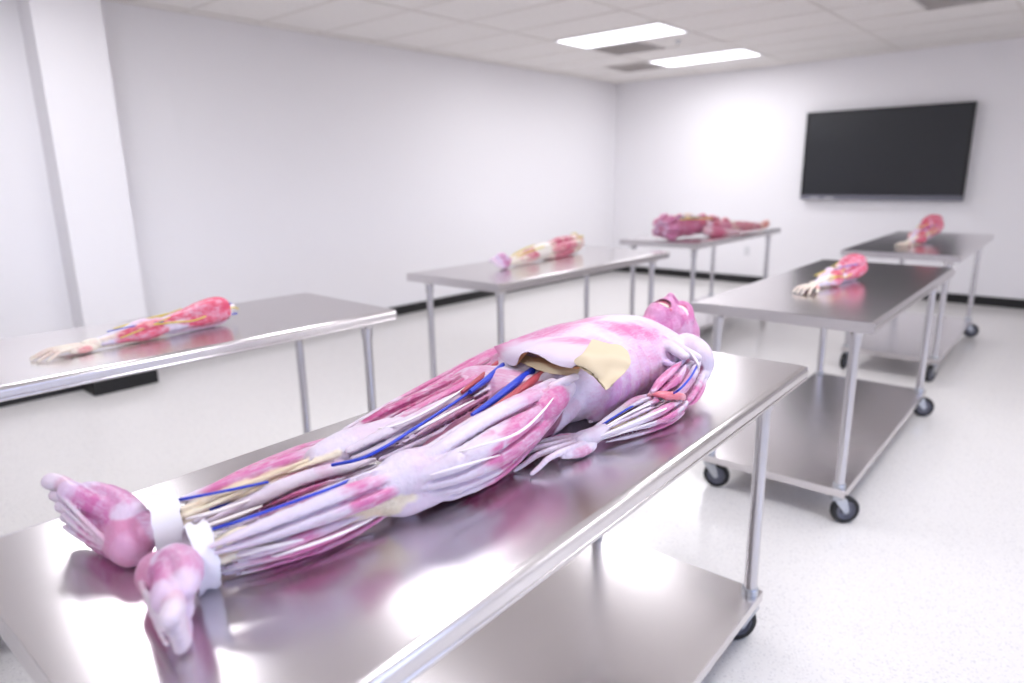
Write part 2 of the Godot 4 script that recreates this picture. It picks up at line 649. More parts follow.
	b.cbox(Vector3(-0.038, -0.06, 0), Vector3(0.038, 0.06, 0.007), 0.002)
	part("cover_plate", b, M.plate, t)
	for s in [-1, 1]:
		b = MB.new()
		b.cbox(Vector3(-0.017, s * 0.024 - 0.016, 0.006), Vector3(0.017, s * 0.024 + 0.016, 0.010), 0.002)
		part("socket", b, M.fixture, t)

func ceiling_light(x: float, z: float, label: String, louvred := false) -> void:
	var t := thing("ceiling_light", Vector3(x + 0.61, HC, z + 0.305), label, "ceiling light", "recessed ceiling light panels")
	var b := MB.new()
	var a := 0.597
	var c := 0.292
	for s in [-1, 1]:
		b.box(Vector3(-a, -0.004, s * c - 0.013), Vector3(a, 0.06, s * c + 0.013))
		b.box(Vector3(s * a - 0.013, -0.004, -c), Vector3(s * a + 0.013, 0.06, c))
	b.box(Vector3(-a, 0.055, -c), Vector3(a, 0.07, c))
	part("frame", b, M.fixture, t)
	b = MB.new()
	b.box(Vector3(-a + 0.014, 0.004, -c + 0.014), Vector3(a - 0.014, 0.01, c - 0.014))
	part("diffuser", b, M.glow if not louvred else M.glow_soft, t)
	if louvred:
		for k in range(1, 10):
			b = MB.new()
			var lx := lerpf(-a, a, k / 10.0)
			b.box(Vector3(lx - 0.003, -0.058, -c + 0.01), Vector3(lx + 0.003, -0.001, c - 0.01))
			part("louvre_blade", b, M.fixture, t)
		for s in [-1, 1]:
			b = MB.new()
			b.box(Vector3(-a, -0.058, s * c - 0.008), Vector3(a, -0.001, s * c + 0.008))
			part("louvre_rail", b, M.fixture, t)
	var l := AreaLight3D.new()
	l.name = "panel_light"
	l.area_size = Vector2(1.15, 0.54)
	l.area_normalize_energy = true
	l.light_energy = LAMP * (0.65 if louvred else 1.0)
	l.light_color = Color(0.985, 0.985, 1.0)
	l.area_range = 30.0
	l.shadow_enabled = true
	l.rotation.x = -PI / 2
	l.position = Vector3(0, -0.006, 0)
	t.add_child(l)

func ceiling_vent(x: float, z: float, label: String) -> void:
	var t := thing("ceiling_vent", Vector3(x + 0.305, HC, z + 0.305), label, "vent", "square ceiling vents")
	var b := MB.new()
	var a := 0.292
	for s in [-1, 1]:
		b.box(Vector3(-a, -0.004, s * a - 0.012), Vector3(a, 0.03, s * a + 0.012))
		b.box(Vector3(s * a - 0.012, -0.004, -a), Vector3(s * a + 0.012, 0.03, a))
	part("frame", b, M.vent, t)
	b = MB.new()
	b.box(Vector3(-a, 0.02, -a), Vector3(a, 0.03, a))
	part("backing", b, M.vent, t)
	for k in 11:
		b = MB.new()
		var xf := Transform3D(Basis(Vector3.RIGHT, 0.6), Vector3(0, 0.008, lerpf(-0.26, 0.26, k / 10.0)))
		b.box(Vector3(-a + 0.01, -0.002, -0.016), Vector3(a - 0.01, 0.002, 0.016), xf)
		part("slat", b, M.vent, t)

func build_television() -> void:
	var x0 := -2.992
	var x1 := -1.241
	var y0 := 1.147
	var y1 := 2.194
	var t := thing("wall_television", Vector3((x0 + x1) / 2, y0, ZB), "large black flat television mounted on the white back wall", "television")
	var w := (x1 - x0) / 2
	var h := y1 - y0
	var b := MB.new()
	b.cbox(Vector3(-w, 0, 0.035), Vector3(w, h, 0.085), 0.006)
	part("casing", b, M.bezel, t)
	b = MB.new()
	for s in [-1, 1]: b.cbox(Vector3(s * (w - 0.014) - 0.014, 0.05, 0.08), Vector3(s * (w - 0.014) + 0.014, h, 0.098), 0.004)
	b.cbox(Vector3(-w, h - 0.026, 0.08), Vector3(w, h, 0.098), 0.004)
	part("bezel", b, M.bezel, t)
	b = MB.new()
	b.cbox(Vector3(-w, 0, 0.08), Vector3(w, 0.058, 0.102), 0.006)
	var st := part("bottom_bar", b, M.strip, t)
	for k in 2:
		b = MB.new()
		b.cbox(Vector3(-w + 0.12 + k * 0.17, 0.012, 0.1), Vector3(-w + 0.235 + k * 0.17, 0.026, 0.1035), 0.001)
		part("port_label", b, M.plate, st)
	b = MB.new()
	b.box(Vector3(-w + 0.026, 0.056, 0.084), Vector3(w - 0.026, h - 0.024, 0.0925))
	part("screen", b, M.screen, t)
	b = MB.new()
	b.box(Vector3(-0.3, 0.3, 0), Vector3(0.3, 0.8, 0.036))
	part("wall_bracket", b, M.tyre, t)

# ---------------------------------------------------------------- tables
const LEG_X := 0.295
const LEG_Z := 0.8535
const SHELF := 0.168

func edge_profile() -> Array:      # across the table: flat top, rolled long edges with a hem
	var p := PackedVector2Array()
	var n := PackedVector2Array()
	var hw := TW / 2
	var half := []
	var r := 0.017
	half.append([Vector2(hw - r, 0), Vector2(0, 1)])
	for k in range(1, 7):
		var a := PI / 2 * k / 6.0
		half.append([Vector2(hw - r + r * sin(a), -r + r * cos(a)), Vector2(sin(a), cos(a))])
	half.append([Vector2(hw, -0.031), Vector2(1, 0)])
	half.append([Vector2(hw - 0.004, -0.035), Vector2(0.7, -0.7)])
	for k in 6:
		var a := -0.9 + 2.6 * k / 5.0
		half.append([Vector2(hw - 0.008 + 0.0065 * cos(-a), -0.041 + 0.0065 * sin(-a)), Vector2(cos(a), -sin(a))])
	half.append([Vector2(hw - 0.02, -0.046), Vector2(0, -1)])
	for k in range(half.size() - 1, -1, -1):
		p.append(Vector2(-half[k][0].x, half[k][0].y)); n.append(Vector2(-half[k][1].x, half[k][1].y))
	for e in half:
		p.append(e[0]); n.append(e[1])
	return [p, n]

func make_table() -> Node3D:
	var t := thing("steel_table", Vector3.ZERO, "", "table", "stainless steel lab tables on casters")
	var b := MB.new()
	var pr := edge_profile()
	var top: PackedVector2Array = pr[0]
	for k in top.size(): top[k].y += TY
	b.extrude(top, pr[1], -TL / 2, TL / 2)
	b.box(Vector3(-TW / 2 + 0.018, TY - 0.012, -TL / 2 + 0.004), Vector3(TW / 2 - 0.018, TY - 0.006, TL / 2 - 0.004))
	part("table_top", b, M.steel, t)
	for s in [-1, 1]:
		b = MB.new()
		var z0: float = s * TL / 2
		b.cbox(Vector3(-TW / 2 + 0.001, TY - 0.047, minf(z0, z0 - s * 0.004)), Vector3(TW / 2 - 0.001, TY - 0.001, maxf(z0, z0 - s * 0.004)), 0.0012)
		part("end_apron", b, M.steel, t)
	b = MB.new()
	for s in [-1, 1]:
		b.box(Vector3(s * 0.2 - 0.04, TY - 0.045, -LEG_Z - 0.02), Vector3(s * 0.2 + 0.04, TY - 0.0121, LEG_Z + 0.02))
		b.box(Vector3(-LEG_X - 0.03, TY - 0.055, s * LEG_Z - 0.035), Vector3(LEG_X + 0.03, TY - 0.0452, s * LEG_Z + 0.035))
	part("support_channel", b, M.steel, t)
	b = MB.new()
	var sx := LEG_X + 0.03
	var sz := LEG_Z + 0.03
	b.cbox(Vector3(-sx, SHELF - 0.004, -sz), Vector3(sx, SHELF, sz), 0.001)
	for s in [-1, 1]:
		b.box(Vector3(s * sx - 0.002, SHELF - 0.034, -sz), Vector3(s * sx + 0.002, SHELF - 0.001, sz))
		b.box(Vector3(-sx, SHELF - 0.034, s * sz - 0.002), Vector3(sx, SHELF - 0.001, s * sz + 0.002))
	part("lower_shelf", b, M.steel, t)
	for sxx in [-1, 1]:
		for szz in [-1, 1]:
			var o := Vector3(sxx * LEG_X, 0, szz * LEG_Z)
			b = MB.new()
			b.lathe(o, Vector3.UP, [Vector2(0.0, 0.137), Vector2(0.0205, 0.137), Vector2(0.0205, TY - 0.05)], 20)
			var leg := part("leg", b, M.tube, t)
			b = MB.new()
			b.lathe(o, Vector3.UP, [Vector2(0.0208, TY - 0.125), Vector2(0.025, TY - 0.125), Vector2(0.026, TY - 0.075), Vector2(0.042, TY - 0.0545)], 20)
			part("socket", b, M.tube, leg)
			b = MB.new()
			b.lathe(o, Vector3.UP, [Vector2(0.0207, SHELF - 0.04), Vector2(0.0265, SHELF - 0.04), Vector2(0.0265, SHELF + 0.016), Vector2(0.0245, SHELF + 0.02), Vector2(0.0207, SHELF + 0.02)], 20)
			part("shelf_clamp", b, M.zinc, leg)
			caster(t, o)
	return t

func caster(t: Node3D, o: Vector3) -> void:
	var b := MB.new()      # fork: plate, swivel race and two cheeks, wheel trails along local +x
	b.lathe(Vector3.ZERO, Vector3.UP, [Vector2(0.0, 0.112), Vector2(0.03, 0.112), Vector2(0.031, 0.122), Vector2(0.024, 0.128), Vector2(0.024, 0.138), Vector2(0.0, 0.138)], 18)
	for s in [-1, 1]:
		var z0: float = s * 0.0195
		var pts := [Vector2(-0.026, 0.118), Vector2(0.03, 0.118), Vector2(0.045, 0.062), Vector2(0.036, 0.05), Vector2(0.024, 0.052)]
		for f in [-0.0015, 0.0015]:
			var nn := Vector3(0, 0, signf(f))
			var ids := []
			for q in pts: ids.append(b.vert(Vector3(q.x, q.y, z0 + f), nn))
			for k in range(1, pts.size() - 1): b.tri(ids[0], ids[k], ids[k + 1])
		for k in pts.size():
			var q0: Vector2 = pts[k]
			var q1: Vector2 = pts[(k + 1) % pts.size()]
			var en := Vector2(q1.y - q0.y, q0.x - q1.x).normalized()
			if en.dot((q0 + q1) / 2 - Vector2(0.02, 0.085)) < 0: en = -en
			b.quad(Vector3(q0.x, q0.y, z0 - 0.0015), Vector3(q1.x, q1.y, z0 - 0.0015), Vector3(q1.x, q1.y, z0 + 0.0015), Vector3(q0.x, q0.y, z0 + 0.0015), Vector3(en.x, en.y, 0))
	b.lathe(Vector3(0.035, 0.0625, -0.025), Vector3.BACK, [Vector2(0, 0), Vector2(0.006, 0), Vector2(0.006, 0.05), Vector2(0, 0.05)], 10)
	var c := part("caster", b, M.zinc, t)
	c.position = o
	b = MB.new()
	b.lathe(Vector3(0.035, 0.0625, -0.0155), Vector3.BACK, [Vector2(0.043, 0.0), Vector2(0.056, 0.0), Vector2(0.061, 0.004), Vector2(0.0625, 0.0095), Vector2(0.0625, 0.0215), Vector2(0.061, 0.027), Vector2(0.056, 0.031), Vector2(0.043, 0.031)], 28)
	part("tyre", b, M.tyre, c)
	b = MB.new()
	b.lathe(Vector3(0.035, 0.0625, -0.013), Vector3.BACK, [Vector2(0.0, 0.0), Vector2(0.018, 0.0), Vector2(0.02, 0.006), Vector2(0.036, 0.006), Vector2(0.038, 0.0), Vector2(0.0432, 0.0), Vector2(0.0432, 0.026), Vector2(0.038, 0.026), Vector2(0.036, 0.02), Vector2(0.02, 0.02), Vector2(0.018, 0.026), Vector2(0.0, 0.026)], 24)
	part("hub", b, M.hub, c)

const TABLES := [
	[-0.9772, -1.1031, 0.0262, "steel table carrying the whole anatomical body model"],
	[-2.7372, -0.9357, -0.0172, "steel table next to the pillar, with one red arm model"],
	[-2.8259, -3.6404, 0.0026, "steel table by the long white wall, with a single leg model"],
	[-2.9225, -6.2091, 0.0075, "steel table carrying the bulky pink torso model near the corner"],
	[-1.0133, -3.7964, 0.0107, "steel table with one arm model, between the body table and the television"],
	[-1.1084, -6.3930, 0.0169, "steel table with an upright-ended arm model, below the television"]]

func build_tables() -> void:
	var proto := make_table()
	for k in TABLES.size():
		var o: Node3D = proto
		if k > 0:
			o = proto.duplicate()
			o.name = numbered("steel_table")
			add_child(o)
		o.position = Vector3(TABLES[k][0], 0, TABLES[k][1])
		o.rotation.y = TABLES[k][2]
		o.set_meta("label", TABLES[k][3])
		var rng := RandomNumberGenerator.new()
		rng.seed = 11 + k
		for ch in o.get_children():
			if ch.name.begins_with("caster"):
				ch.rotation.y = rng.randf_range(-PI, PI)
				var p: Vector3 = ch.position
				if k == 0 and p.x > 0 and p.z < 0: ch.rotation.y = -2.25
				if k == 4 and p.x > 0 and p.z > 0: ch.rotation.y = 0.75
				if k == 4 and p.x > 0 and p.z < 0: ch.rotation.y = 0.6
				if k == 4 and p.x < 0 and p.z > 0: ch.rotation.y = 0.3
				if k == 5 and p.x > 0 and p.z > 0: ch.rotation.y = -1.9
				if k == 5 and p.x > 0 and p.z < 0: ch.rotation.y = 0.4

# ---------------------------------------------------------------- anatomy
var NP := FastNoiseLite.new()
var NF := FastNoiseLite.new()
const FASCIA := [216, 205, 221]
const PINK := [204, 112, 162]
const DEEP := [178, 74, 126]

func sty(w, k, a := 0.0, b := 1.0, amount := 1.0, blobs := []) -> Dictionary:
	return {"w": lin(w[0], w[1], w[2]), "k": lin(k[0], k[1], k[2]), "a": a, "b": b, "m": amount, "blobs": blobs}

# dye of the model: fascia white, muscle pink in the belly, streaked along the fibres
func paint(s: Dictionary, t: float, p: Vector3, d: Vector3) -> Color:
	var f := d.normalized()
	var q := p * 190.0 - f * (p.dot(f) * 178.0)
	var fib := NF.get_noise_3dv(q)
	var pat := NP.get_noise_3dv(p * 24.0 - f * (p.dot(f) * 17.0))
	var m := 0.0
	if s.blobs.size() > 0:
		for b in s.blobs:
			var e: Vector3 = p - b[0]
			var ax: Vector3 = b[2]
			var al := e.dot(ax)
			e = e - ax * al * 0.55
			m = maxf(m, (1.0 - smoothstep(0.5, 1.3, e.length() / b[1] + pat * 0.3)) * b[3])
	else:
		m = smoothstep(s.a - 0.12, s.a + 0.1, t + pat * 0.12) * (1.0 - smoothstep(s.b - 0.1, s.b + 0.12, t + pat * 0.12))
	m = clampf(m * (0.85 + pat * 0.4) + fib * 0.38 * (0.25 + m) + maxf(pat, 0.0) * 0.12, 0.0, 1.0) * s.m
	return s.w.lerp(s.k, m)

# points given as [px, py, height above the table, radius]
func trail(f: Field, rows: Array, s, k := 0.004, flat := 1.0) -> void:
	var P := []
	var R := []
	for r in rows:
		P.append(at(r[0], r[1], r[2])); R.append(r[3])
	if k < 0.0055 and R.max() > 0.0135 and s.w != s.k:
		# a bundle of three fascicles that wind slightly round each other
		var d: Vector3 = (P[P.size() - 1] - P[0]).normalized()
		var u := d.cross(Vector3.UP).normalized()
		var w := u.cross(d)
		for j in 3:
			var Q := []
			var S := []
			for i in P.size():
				var a: float = TAU * j / 3.0 + 0.5 + 0.9 * i / P.size() + P[0].z * 40.0
				Q.append(P[i] + (u * cos(a) + w * sin(a)) * R[i] * 0.42)
				S.append(R[i] * 0.7)
			var st: Dictionary = s.duplicate()
			st.a = s.a + [0.0, 0.07, -0.08][j]
			st.b = s.b + [0.05, -0.08, 0.0][j]
			f.muscle()
			f.path(Q, S, 0.004, st, flat, Vector3.UP, 2, true)
	elif k < 0.0055:
		f.muscle()
		f.path(P, R, 0.004, s, flat, Vector3.UP, 3, true)
	else:
		f.path(P, R, k, s, flat)

func tt(x: float, h: float, z: float) -> Vector3:      # table coordinates: height above the top
	return Vector3(x, TY + h, z)

func pix(rows: Array) -> Array:
	var P := []
	for r in rows: P.append(at(r[0], r[1], r[2]))
	return P

func cord(parent: Node, called: String, pts: Array, r, m: Material, flat := 1.0) -> void:
	var b := MB.new()
	b.tube(smooth_path(pts, 5), r, 8, flat)
	part(called, b, m, parent)

# thick curved sheet from a grid of points
func sheet(rows: Array, thick: float, ca, cb: Color, sub := 5) -> MB:
	var b := MB.new()
	var fine := []
	var across := []
	for r in rows: across.append(smooth_path(r, sub))
	var w: int = across[0].size()
	for j in w:
		var colm := []
		for r in across: colm.append(r[j])
		fine.append(smooth_path(colm, sub))
	var h: int = fine[0].size()
	var nor := []
	for j in w:
		var nr := []
		for i in h:
			var dx: Vector3 = fine[mini(j + 1, w - 1)][i] - fine[maxi(j - 1, 0)][i]
			var dy: Vector3 = fine[j][mini(i + 1, h - 1)] - fine[j][maxi(i - 1, 0)]
			var n := dx.cross(dy).normalized()
			if n.y < 0: n = -n
			nr.append(n)
		nor.append(nr)
	for side in [1.0, -1.0]:
		var i0 := b.v.size()
		for j in w:
			for i in h:
				var p: Vector3 = fine[j][i]
				var n: Vector3 = nor[j][i]
				var e := 1.0
				if j == 0 or i == 0 or j == w - 1 or i == h - 1: e = 0.25
				var g := NP.get_noise_3dv(p * 60.0)
				var c: Color = cb
				if side > 0: c = ca if ca is Color else paint(ca, 0.5, p, Vector3(0.2, 0, -1))
				b.col = c
				b.vert(p + n * (side * thick * 0.5 * e + g * 0.003), n * side)
		for j in w - 1:
			for i in h - 1:
				var q := i0 + j * h + i
				b.tri(q, q + h, q + h + 1); b.tri(q, q + h + 1, q + 1)
	var tot := w * h
	var ring := []
	for i in h: ring.append(i)
	for j in range(1, w): ring.append(j * h + h - 1)
	for i in range(h - 2, -1, -1): ring.append((w - 1) * h + i)
	for j in range(w - 2, 0, -1): ring.append(j * h)
	for k in ring.size():
		var a: int = ring[k]
		var c2: int = ring[(k + 1) % ring.size()]
		b.tri(a, c2, tot + c2); b.tri(a, tot + c2, tot + a)
	return b

func build_bodies() -> void:
	NP.seed = 5
	NP.noise_type = FastNoiseLite.TYPE_SIMPLEX
	NP.frequency = 1.0
	NP.fractal_octaves = 3
	NF.seed = 9
	NF.noise_type = FastNoiseLite.TYPE_SIMPLEX
	NF.frequency = 1.0
	NF.fractal_octaves = 2
	build_body()
	build_specimens()

func build_body() -> void:
	var t := thing("anatomical_body_model", at(470, 420, 0), "life-size flayed anatomical body model lying face up on the steel table", "anatomical model")
	var inv := Transform3D(Basis.IDENTITY, -t.position)
	var mb := MB.new()
	var F1 := FASCIA
	var deep := sty([150, 92, 120], [120, 50, 80], 0, 1, 0.6)
	var white := sty(F1, PINK, 0.3, 0.7, 0.15)
	var bone := sty([232, 220, 200], [214, 190, 160], 0.2, 0.8, 0.6)
	# ---- trunk, legs and arms
	var f := Field.new(tt(-1.27, -0.012, -1.75), tt(-0.67, 0.235, -0.31), 0.0036)
	# blobs of dye on the trunk
	var along := Vector3(0.2, 0, -0.98).normalized()
	var bl := [
		[at(548, 338, 0.185), 0.055, along, 1.0], [at(574, 326, 0.195), 0.045, along, 1.0],
		[at(583, 350, 0.18), 0.045, Vector3(0.5, 0, -0.86).normalized(), 1.0],
		[at(626, 336, 0.175), 0.048, Vector3(0.6, 0, -0.8).normalized(), 1.1],
		[at(603, 329, 0.19), 0.03, Vector3(0.7, 0, -0.7).normalized(), 0.9],
		[at(520, 345, 0.17), 0.03, Vector3(0, 0, -1), 0.8],
		[at(645, 370, 0.1), 0.1, Vector3(0, 0.8, -0.6), 0.5], [at(612, 385, 0.1), 0.06, Vector3(0, 0.8, -0.6), 0.4],
		[tt(-1.05, 0.18, -1.45), 0.07, Vector3(0, 0, -1), 1.0], [tt(-1.08, 0.16, -1.2), 0.06, Vector3(0, 0, -1), 1.0]]
	var trunk := sty([216, 203, 222], [206, 118, 168], 0, 1, 1.0, bl)
	var rib := sty([206, 180, 214], [196, 130, 182], 0.0, 1.0, 0.8)
	f.path([tt(-0.955, 0.098, -1.57), tt(-0.96, 0.1, -1.46), tt(-0.967, 0.1, -1.33)], [0.143, 0.152, 0.148], 0.02, trunk, 0.66)
	f.path([tt(-0.967, 0.098, -1.34), tt(-0.972, 0.095, -1.27), tt(-0.975, 0.09, -1.23)], [0.148, 0.138, 0.13], 0.03, trunk, 0.66)
	f.path([tt(-0.84, 0.09, -1.60), tt(-0.95, 0.085, -1.625), tt(-1.08, 0.09, -1.61)], [0.06, 0.065, 0.06], 0.03, trunk, 1.0)
	# ribs of the side: low bands from the back to the front
	for k in 7:
		var z := -1.27 - k * 0.042
		f.path([tt(-0.84, 0.03, z + 0.02), tt(-0.812, 0.085, z), tt(-0.835, 0.145, z - 0.012), tt(-0.9, 0.185, z - 0.015)], [0.018, 0.021, 0.019, 0.01], 0.014, rib)
	f.path([tt(-0.9, 0.082, -1.07), tt(-0.98, 0.08, -1.075), tt(-1.06, 0.082, -1.07)], [0.066, 0.06, 0.058], 0.03, sty(F1, PINK, 0, 1, 0.7))
	f.path([tt(-0.955, 0.09, -1.62), tt(-0.95, 0.1, -1.72)], [0.05, 0.048], 0.02, rib)
	# pectoral edge, collar straps
	trail(f, [[640, 330, 0.165, 0.012], [662, 342, 0.15, 0.016], [684, 356, 0.13, 0.014]], white, 0.006, 0.7)
	trail(f, [[650, 333, 0.155, 0.010], [672, 344, 0.145, 0.013], [697, 358, 0.12, 0.012]], white, 0.004)
	trail(f, [[652, 345, 0.14, 0.012], [664, 363, 0.11, 0.016], [676, 366, 0.1, 0.015], [684, 356, 0.11, 0.012]], sty([214, 200, 232], [196, 150, 200], 0.2, 0.6, 0.5), 0.003)
	trail(f, [[684, 352, 0.1, 0.006], [680, 366, 0.095, 0.006], [672, 373, 0.09, 0.005]], sty([170, 30, 50], [150, 20, 40]), 0.002)
	# cores of the limbs
	var hipl := tt(-0.885, 0.08, -1.06)
	var hipr := tt(-1.06, 0.08, -1.06)
	var kl := tt(-0.848, 0.06, -0.66)
	var kr := tt(-1.035, 0.06, -0.66)
	var al := tt(-0.912, 0.05, -0.36)
	var ar := tt(-1.022, 0.06, -0.355)
	f.path([hipl, hipl.lerp(kl, 0.5), kl], [0.068, 0.052, 0.024], 0.02, deep)
	f.path([hipr, hipr.lerp(kr, 0.5), kr], [0.055, 0.045, 0.024], 0.02, deep)
	f.path([kl, kl.lerp(al, 0.4), al], [0.03, 0.026, 0.017], 0.02, bone)
	f.path([kr, kr.lerp(ar, 0.4), ar], [0.03, 0.026, 0.017], 0.02, bone)
	# left shank
	trail(f, [[212, 548, 0.075, 0.010], [260, 530, 0.085, 0.018], [320, 507, 0.088, 0.025], [365, 492, 0.088, 0.025], [398, 480, 0.085, 0.02]], sty(F1, PINK, 0.58, 0.86))
	trail(f, [[214, 566, 0.035, 0.007], [250, 556, 0.04, 0.012], [290, 545, 0.042, 0.017], [330, 530, 0.042, 0.016], [370, 513, 0.042, 0.011], [395, 500, 0.045, 0.007]], sty(F1, PINK, 0.3, 0.65))
	trail(f, [[212, 577, 0.016, 0.006], [260, 564, 0.018, 0.009], [320, 543, 0.02, 0.014], [360, 524, 0.022, 0.014], [390, 508, 0.03, 0.008]], sty(F1, PINK, 0.3, 0.9))
	trail(f, [[222, 560, 0.05, 0.007], [300, 529, 0.055, 0.008], [392, 499, 0.06, 0.009]], bone)
	trail(f, [[215, 538, 0.085, 0.007], [255, 523, 0.093, 0.010], [300, 506, 0.098, 0.014], [350, 487, 0.1, 0.016], [395, 470, 0.1, 0.016]], sty(F1, PINK, 0.35, 0.6, 0.6))
	trail(f, [[225, 572, 0.01, 0.006], [300, 552, 0.012, 0.011], [370, 522, 0.015, 0.009]], sty(F1, PINK, 0.2, 0.8))
	# right shank
	trail(f, [[184, 514, 0.075, 0.011], [230, 497, 0.08, 0.012], [300, 470, 0.085, 0.013], [335, 455, 0.09, 0.016]], bone)
	trail(f, [[182, 500, 0.085, 0.006], [230, 482, 0.088, 0.009], [290, 460, 0.092, 0.012], [345, 442, 0.092, 0.012]], sty(F1, PINK, 0.2, 0.75))
	trail(f, [[190, 528, 0.06, 0.008], [235, 508, 0.065, 0.014], [275, 490, 0.07, 0.022], [310, 478, 0.07, 0.023], [345, 470, 0.07, 0.018], [372, 462, 0.07, 0.012]], sty(F1, PINK, 0.6, 0.75))
	trail(f, [[200, 533, 0.04, 0.006], [250, 515, 0.045, 0.012], [290, 501, 0.05, 0.017], [330, 487, 0.055, 0.014], [352, 478, 0.06, 0.008]], sty(F1, PINK, 0.35, 0.75))
	trail(f, [[192, 536, 0.02, 0.006], [240, 515, 0.02, 0.012], [300, 490, 0.02, 0.018], [350, 470, 0.03, 0.012]], sty(F1, PINK, 0.3, 0.8))
	trail(f, [[180, 505, 0.06, 0.006], [240, 478, 0.055, 0.014], [300, 455, 0.05, 0.018], [345, 440, 0.06, 0.012]], sty(F1, PINK, 0.3, 0.8))
	# knees
	trail(f, [[318, 458, 0.09, 0.022], [350, 448, 0.085, 0.034], [385, 436, 0.09, 0.03], [405, 428, 0.095, 0.018]], white, 0.012)
	trail(f, [[378, 486, 0.085, 0.022], [405, 474, 0.085, 0.036], [432, 464, 0.09, 0.03], [455, 455, 0.095, 0.016]], white, 0.012)
	trail(f, [[394, 488, 0.06, 0.018], [403, 496, 0.045, 0.022], [406, 500, 0.025, 0.022], [398, 506, 0.02, 0.012]], white, 0.008)
	trail(f, [[378, 502, 0.04, 0.014], [402, 500, 0.04, 0.026], [430, 492, 0.042, 0.022], [450, 484, 0.05, 0.012]], white, 0.01)
	trail(f, [[403, 486, 0.07, 0.010], [409, 494, 0.05, 0.010], [412, 497, 0.04, 0.008]], sty(F1, [222, 120, 140], 0.3, 0.8), 0.004)
	# right thigh
	trail(f, [[345, 440, 0.09, 0.012], [390, 418, 0.105, 0.023], [430, 400, 0.113, 0.025], [465, 382, 0.118, 0.023], [497, 362, 0.124, 0.018], [513, 350, 0.125, 0.012]], sty(F1, DEEP, 0.12, 0.9))
	trail(f, [[385, 427, 0.10, 0.012], [430, 408, 0.112, 0.02], [470, 388, 0.12, 0.021], [500, 369, 0.127, 0.016], [520, 357, 0.128, 0.012]], sty(F1, PINK, 0.1, 0.95))
	trail(f, [[350, 455, 0.09, 0.014], [385, 440, 0.098, 0.021], [430, 418, 0.105, 0.023], [480, 392, 0.115, 0.021], [512, 374, 0.122, 0.016], [532, 362, 0.125, 0.012]], sty(F1, PINK, 0.4, 0.9, 0.7))
	trail(f, [[378, 456, 0.075, 0.012], [430, 433, 0.088, 0.018], [475, 408, 0.1, 0.018], [515, 385, 0.112, 0.016], [540, 370, 0.118, 0.012]], sty([222, 204, 228], DEEP, 0.3, 0.9, 0.7))
	trail(f, [[348, 434, 0.075, 0.014], [396, 409, 0.082, 0.02], [444, 384, 0.09, 0.024], [490, 358, 0.1, 0.024], [512, 346, 0.105, 0.018]], sty(F1, PINK, 0.3, 0.9))
	# left thigh
	trail(f, [[408, 468, 0.098, 0.016], [440, 452, 0.108, 0.023], [480, 428, 0.12, 0.028], [520, 408, 0.128, 0.03], [552, 390, 0.132, 0.024]], sty(F1, PINK, 0.62, 0.95, 0.7))
	trail(f, [[412, 480, 0.08, 0.018], [450, 468, 0.085, 0.031], [490, 448, 0.09, 0.038], [525, 425, 0.095, 0.038], [552, 400, 0.108, 0.03]], sty(F1, PINK, 0.45, 0.85))
	trail(f, [[415, 492, 0.05, 0.014], [450, 484, 0.05, 0.028], [488, 467, 0.05, 0.031], [514, 449, 0.052, 0.027], [540, 425, 0.06, 0.02]], sty(F1, PINK, 0.5, 0.98))
	trail(f, [[430, 455, 0.1, 0.01], [470, 432, 0.115, 0.015], [505, 410, 0.125, 0.015], [538, 390, 0.132, 0.012]], sty(F1, PINK, 0.25, 0.8, 0.75))
	trail(f, [[420, 496, 0.03, 0.012], [458, 486, 0.03, 0.021], [490, 470, 0.03, 0.022], [522, 448, 0.03, 0.014]], sty(F1, DEEP, 0.4, 0.95))
	trail(f, [[528, 420, 0.1, 0.016], [548, 404, 0.12, 0.03], [566, 388, 0.125, 0.022]], sty(F1, PINK, 0.2, 0.75), 0.006)
	trail(f, [[548, 424, 0.05, 0.026], [566, 406, 0.07, 0.03], [578, 392, 0.09, 0.024]], sty(F1, PINK, 0.3, 0.7, 0.3), 0.01)
	# straps over the groin
	trail(f, [[478, 416, 0.13, 0.006], [520, 398, 0.147, 0.008], [575, 377, 0.155, 0.009]], sty(F1, [232, 150, 170], 0.2, 0.7, 0.7), 0.003)
	trail(f, [[500, 404, 0.13, 0.008], [530, 386, 0.14, 0.011], [556, 372, 0.15, 0.012]], white, 0.003)
	trail(f, [[474, 398, 0.12, 0.006], [500, 382, 0.13, 0.008], [518, 370, 0.14, 0.009]], white, 0.003)
	# upper arm, forearm (left, dissected into straps)
	var shl := tt(-0.785, 0.08, -1.61)
	var ell := tt(-0.722, 0.045, -1.405)
	var wrl := at(592, 436, 0.03)
	f.path([shl, shl.lerp(ell, 0.5), ell], [0.034, 0.026, 0.02], 0.02, deep)
	trail(f, [[686, 343, 0.12, 0.028], [696, 352, 0.115, 0.034], [702, 362, 0.09, 0.03]], white, 0.01)
	trail(f, [[700, 350, 0.1, 0.02], [706, 362, 0.075, 0.022], [703, 376, 0.06, 0.016]], sty(F1, PINK, 0.0, 0.45, 0.8), 0.006)
	trail(f, [[697, 362, 0.1, 0.012], [690, 374, 0.085, 0.02], [680, 388, 0.07, 0.02], [668, 398, 0.06, 0.012]], sty(F1, PINK, 0.35, 0.9, 0.7))
	trail(f, [[682, 366, 0.105, 0.012], [672, 378, 0.095, 0.022], [660, 388, 0.08, 0.02], [652, 397, 0.07, 0.012]], sty([226, 200, 226], PINK, 0.2, 0.9))
	trail(f, [[703, 376, 0.06, 0.012], [698, 388, 0.045, 0.016], [688, 402, 0.03, 0.015], [676, 410, 0.025, 0.010]], sty(F1, PINK, 0.3, 0.95))
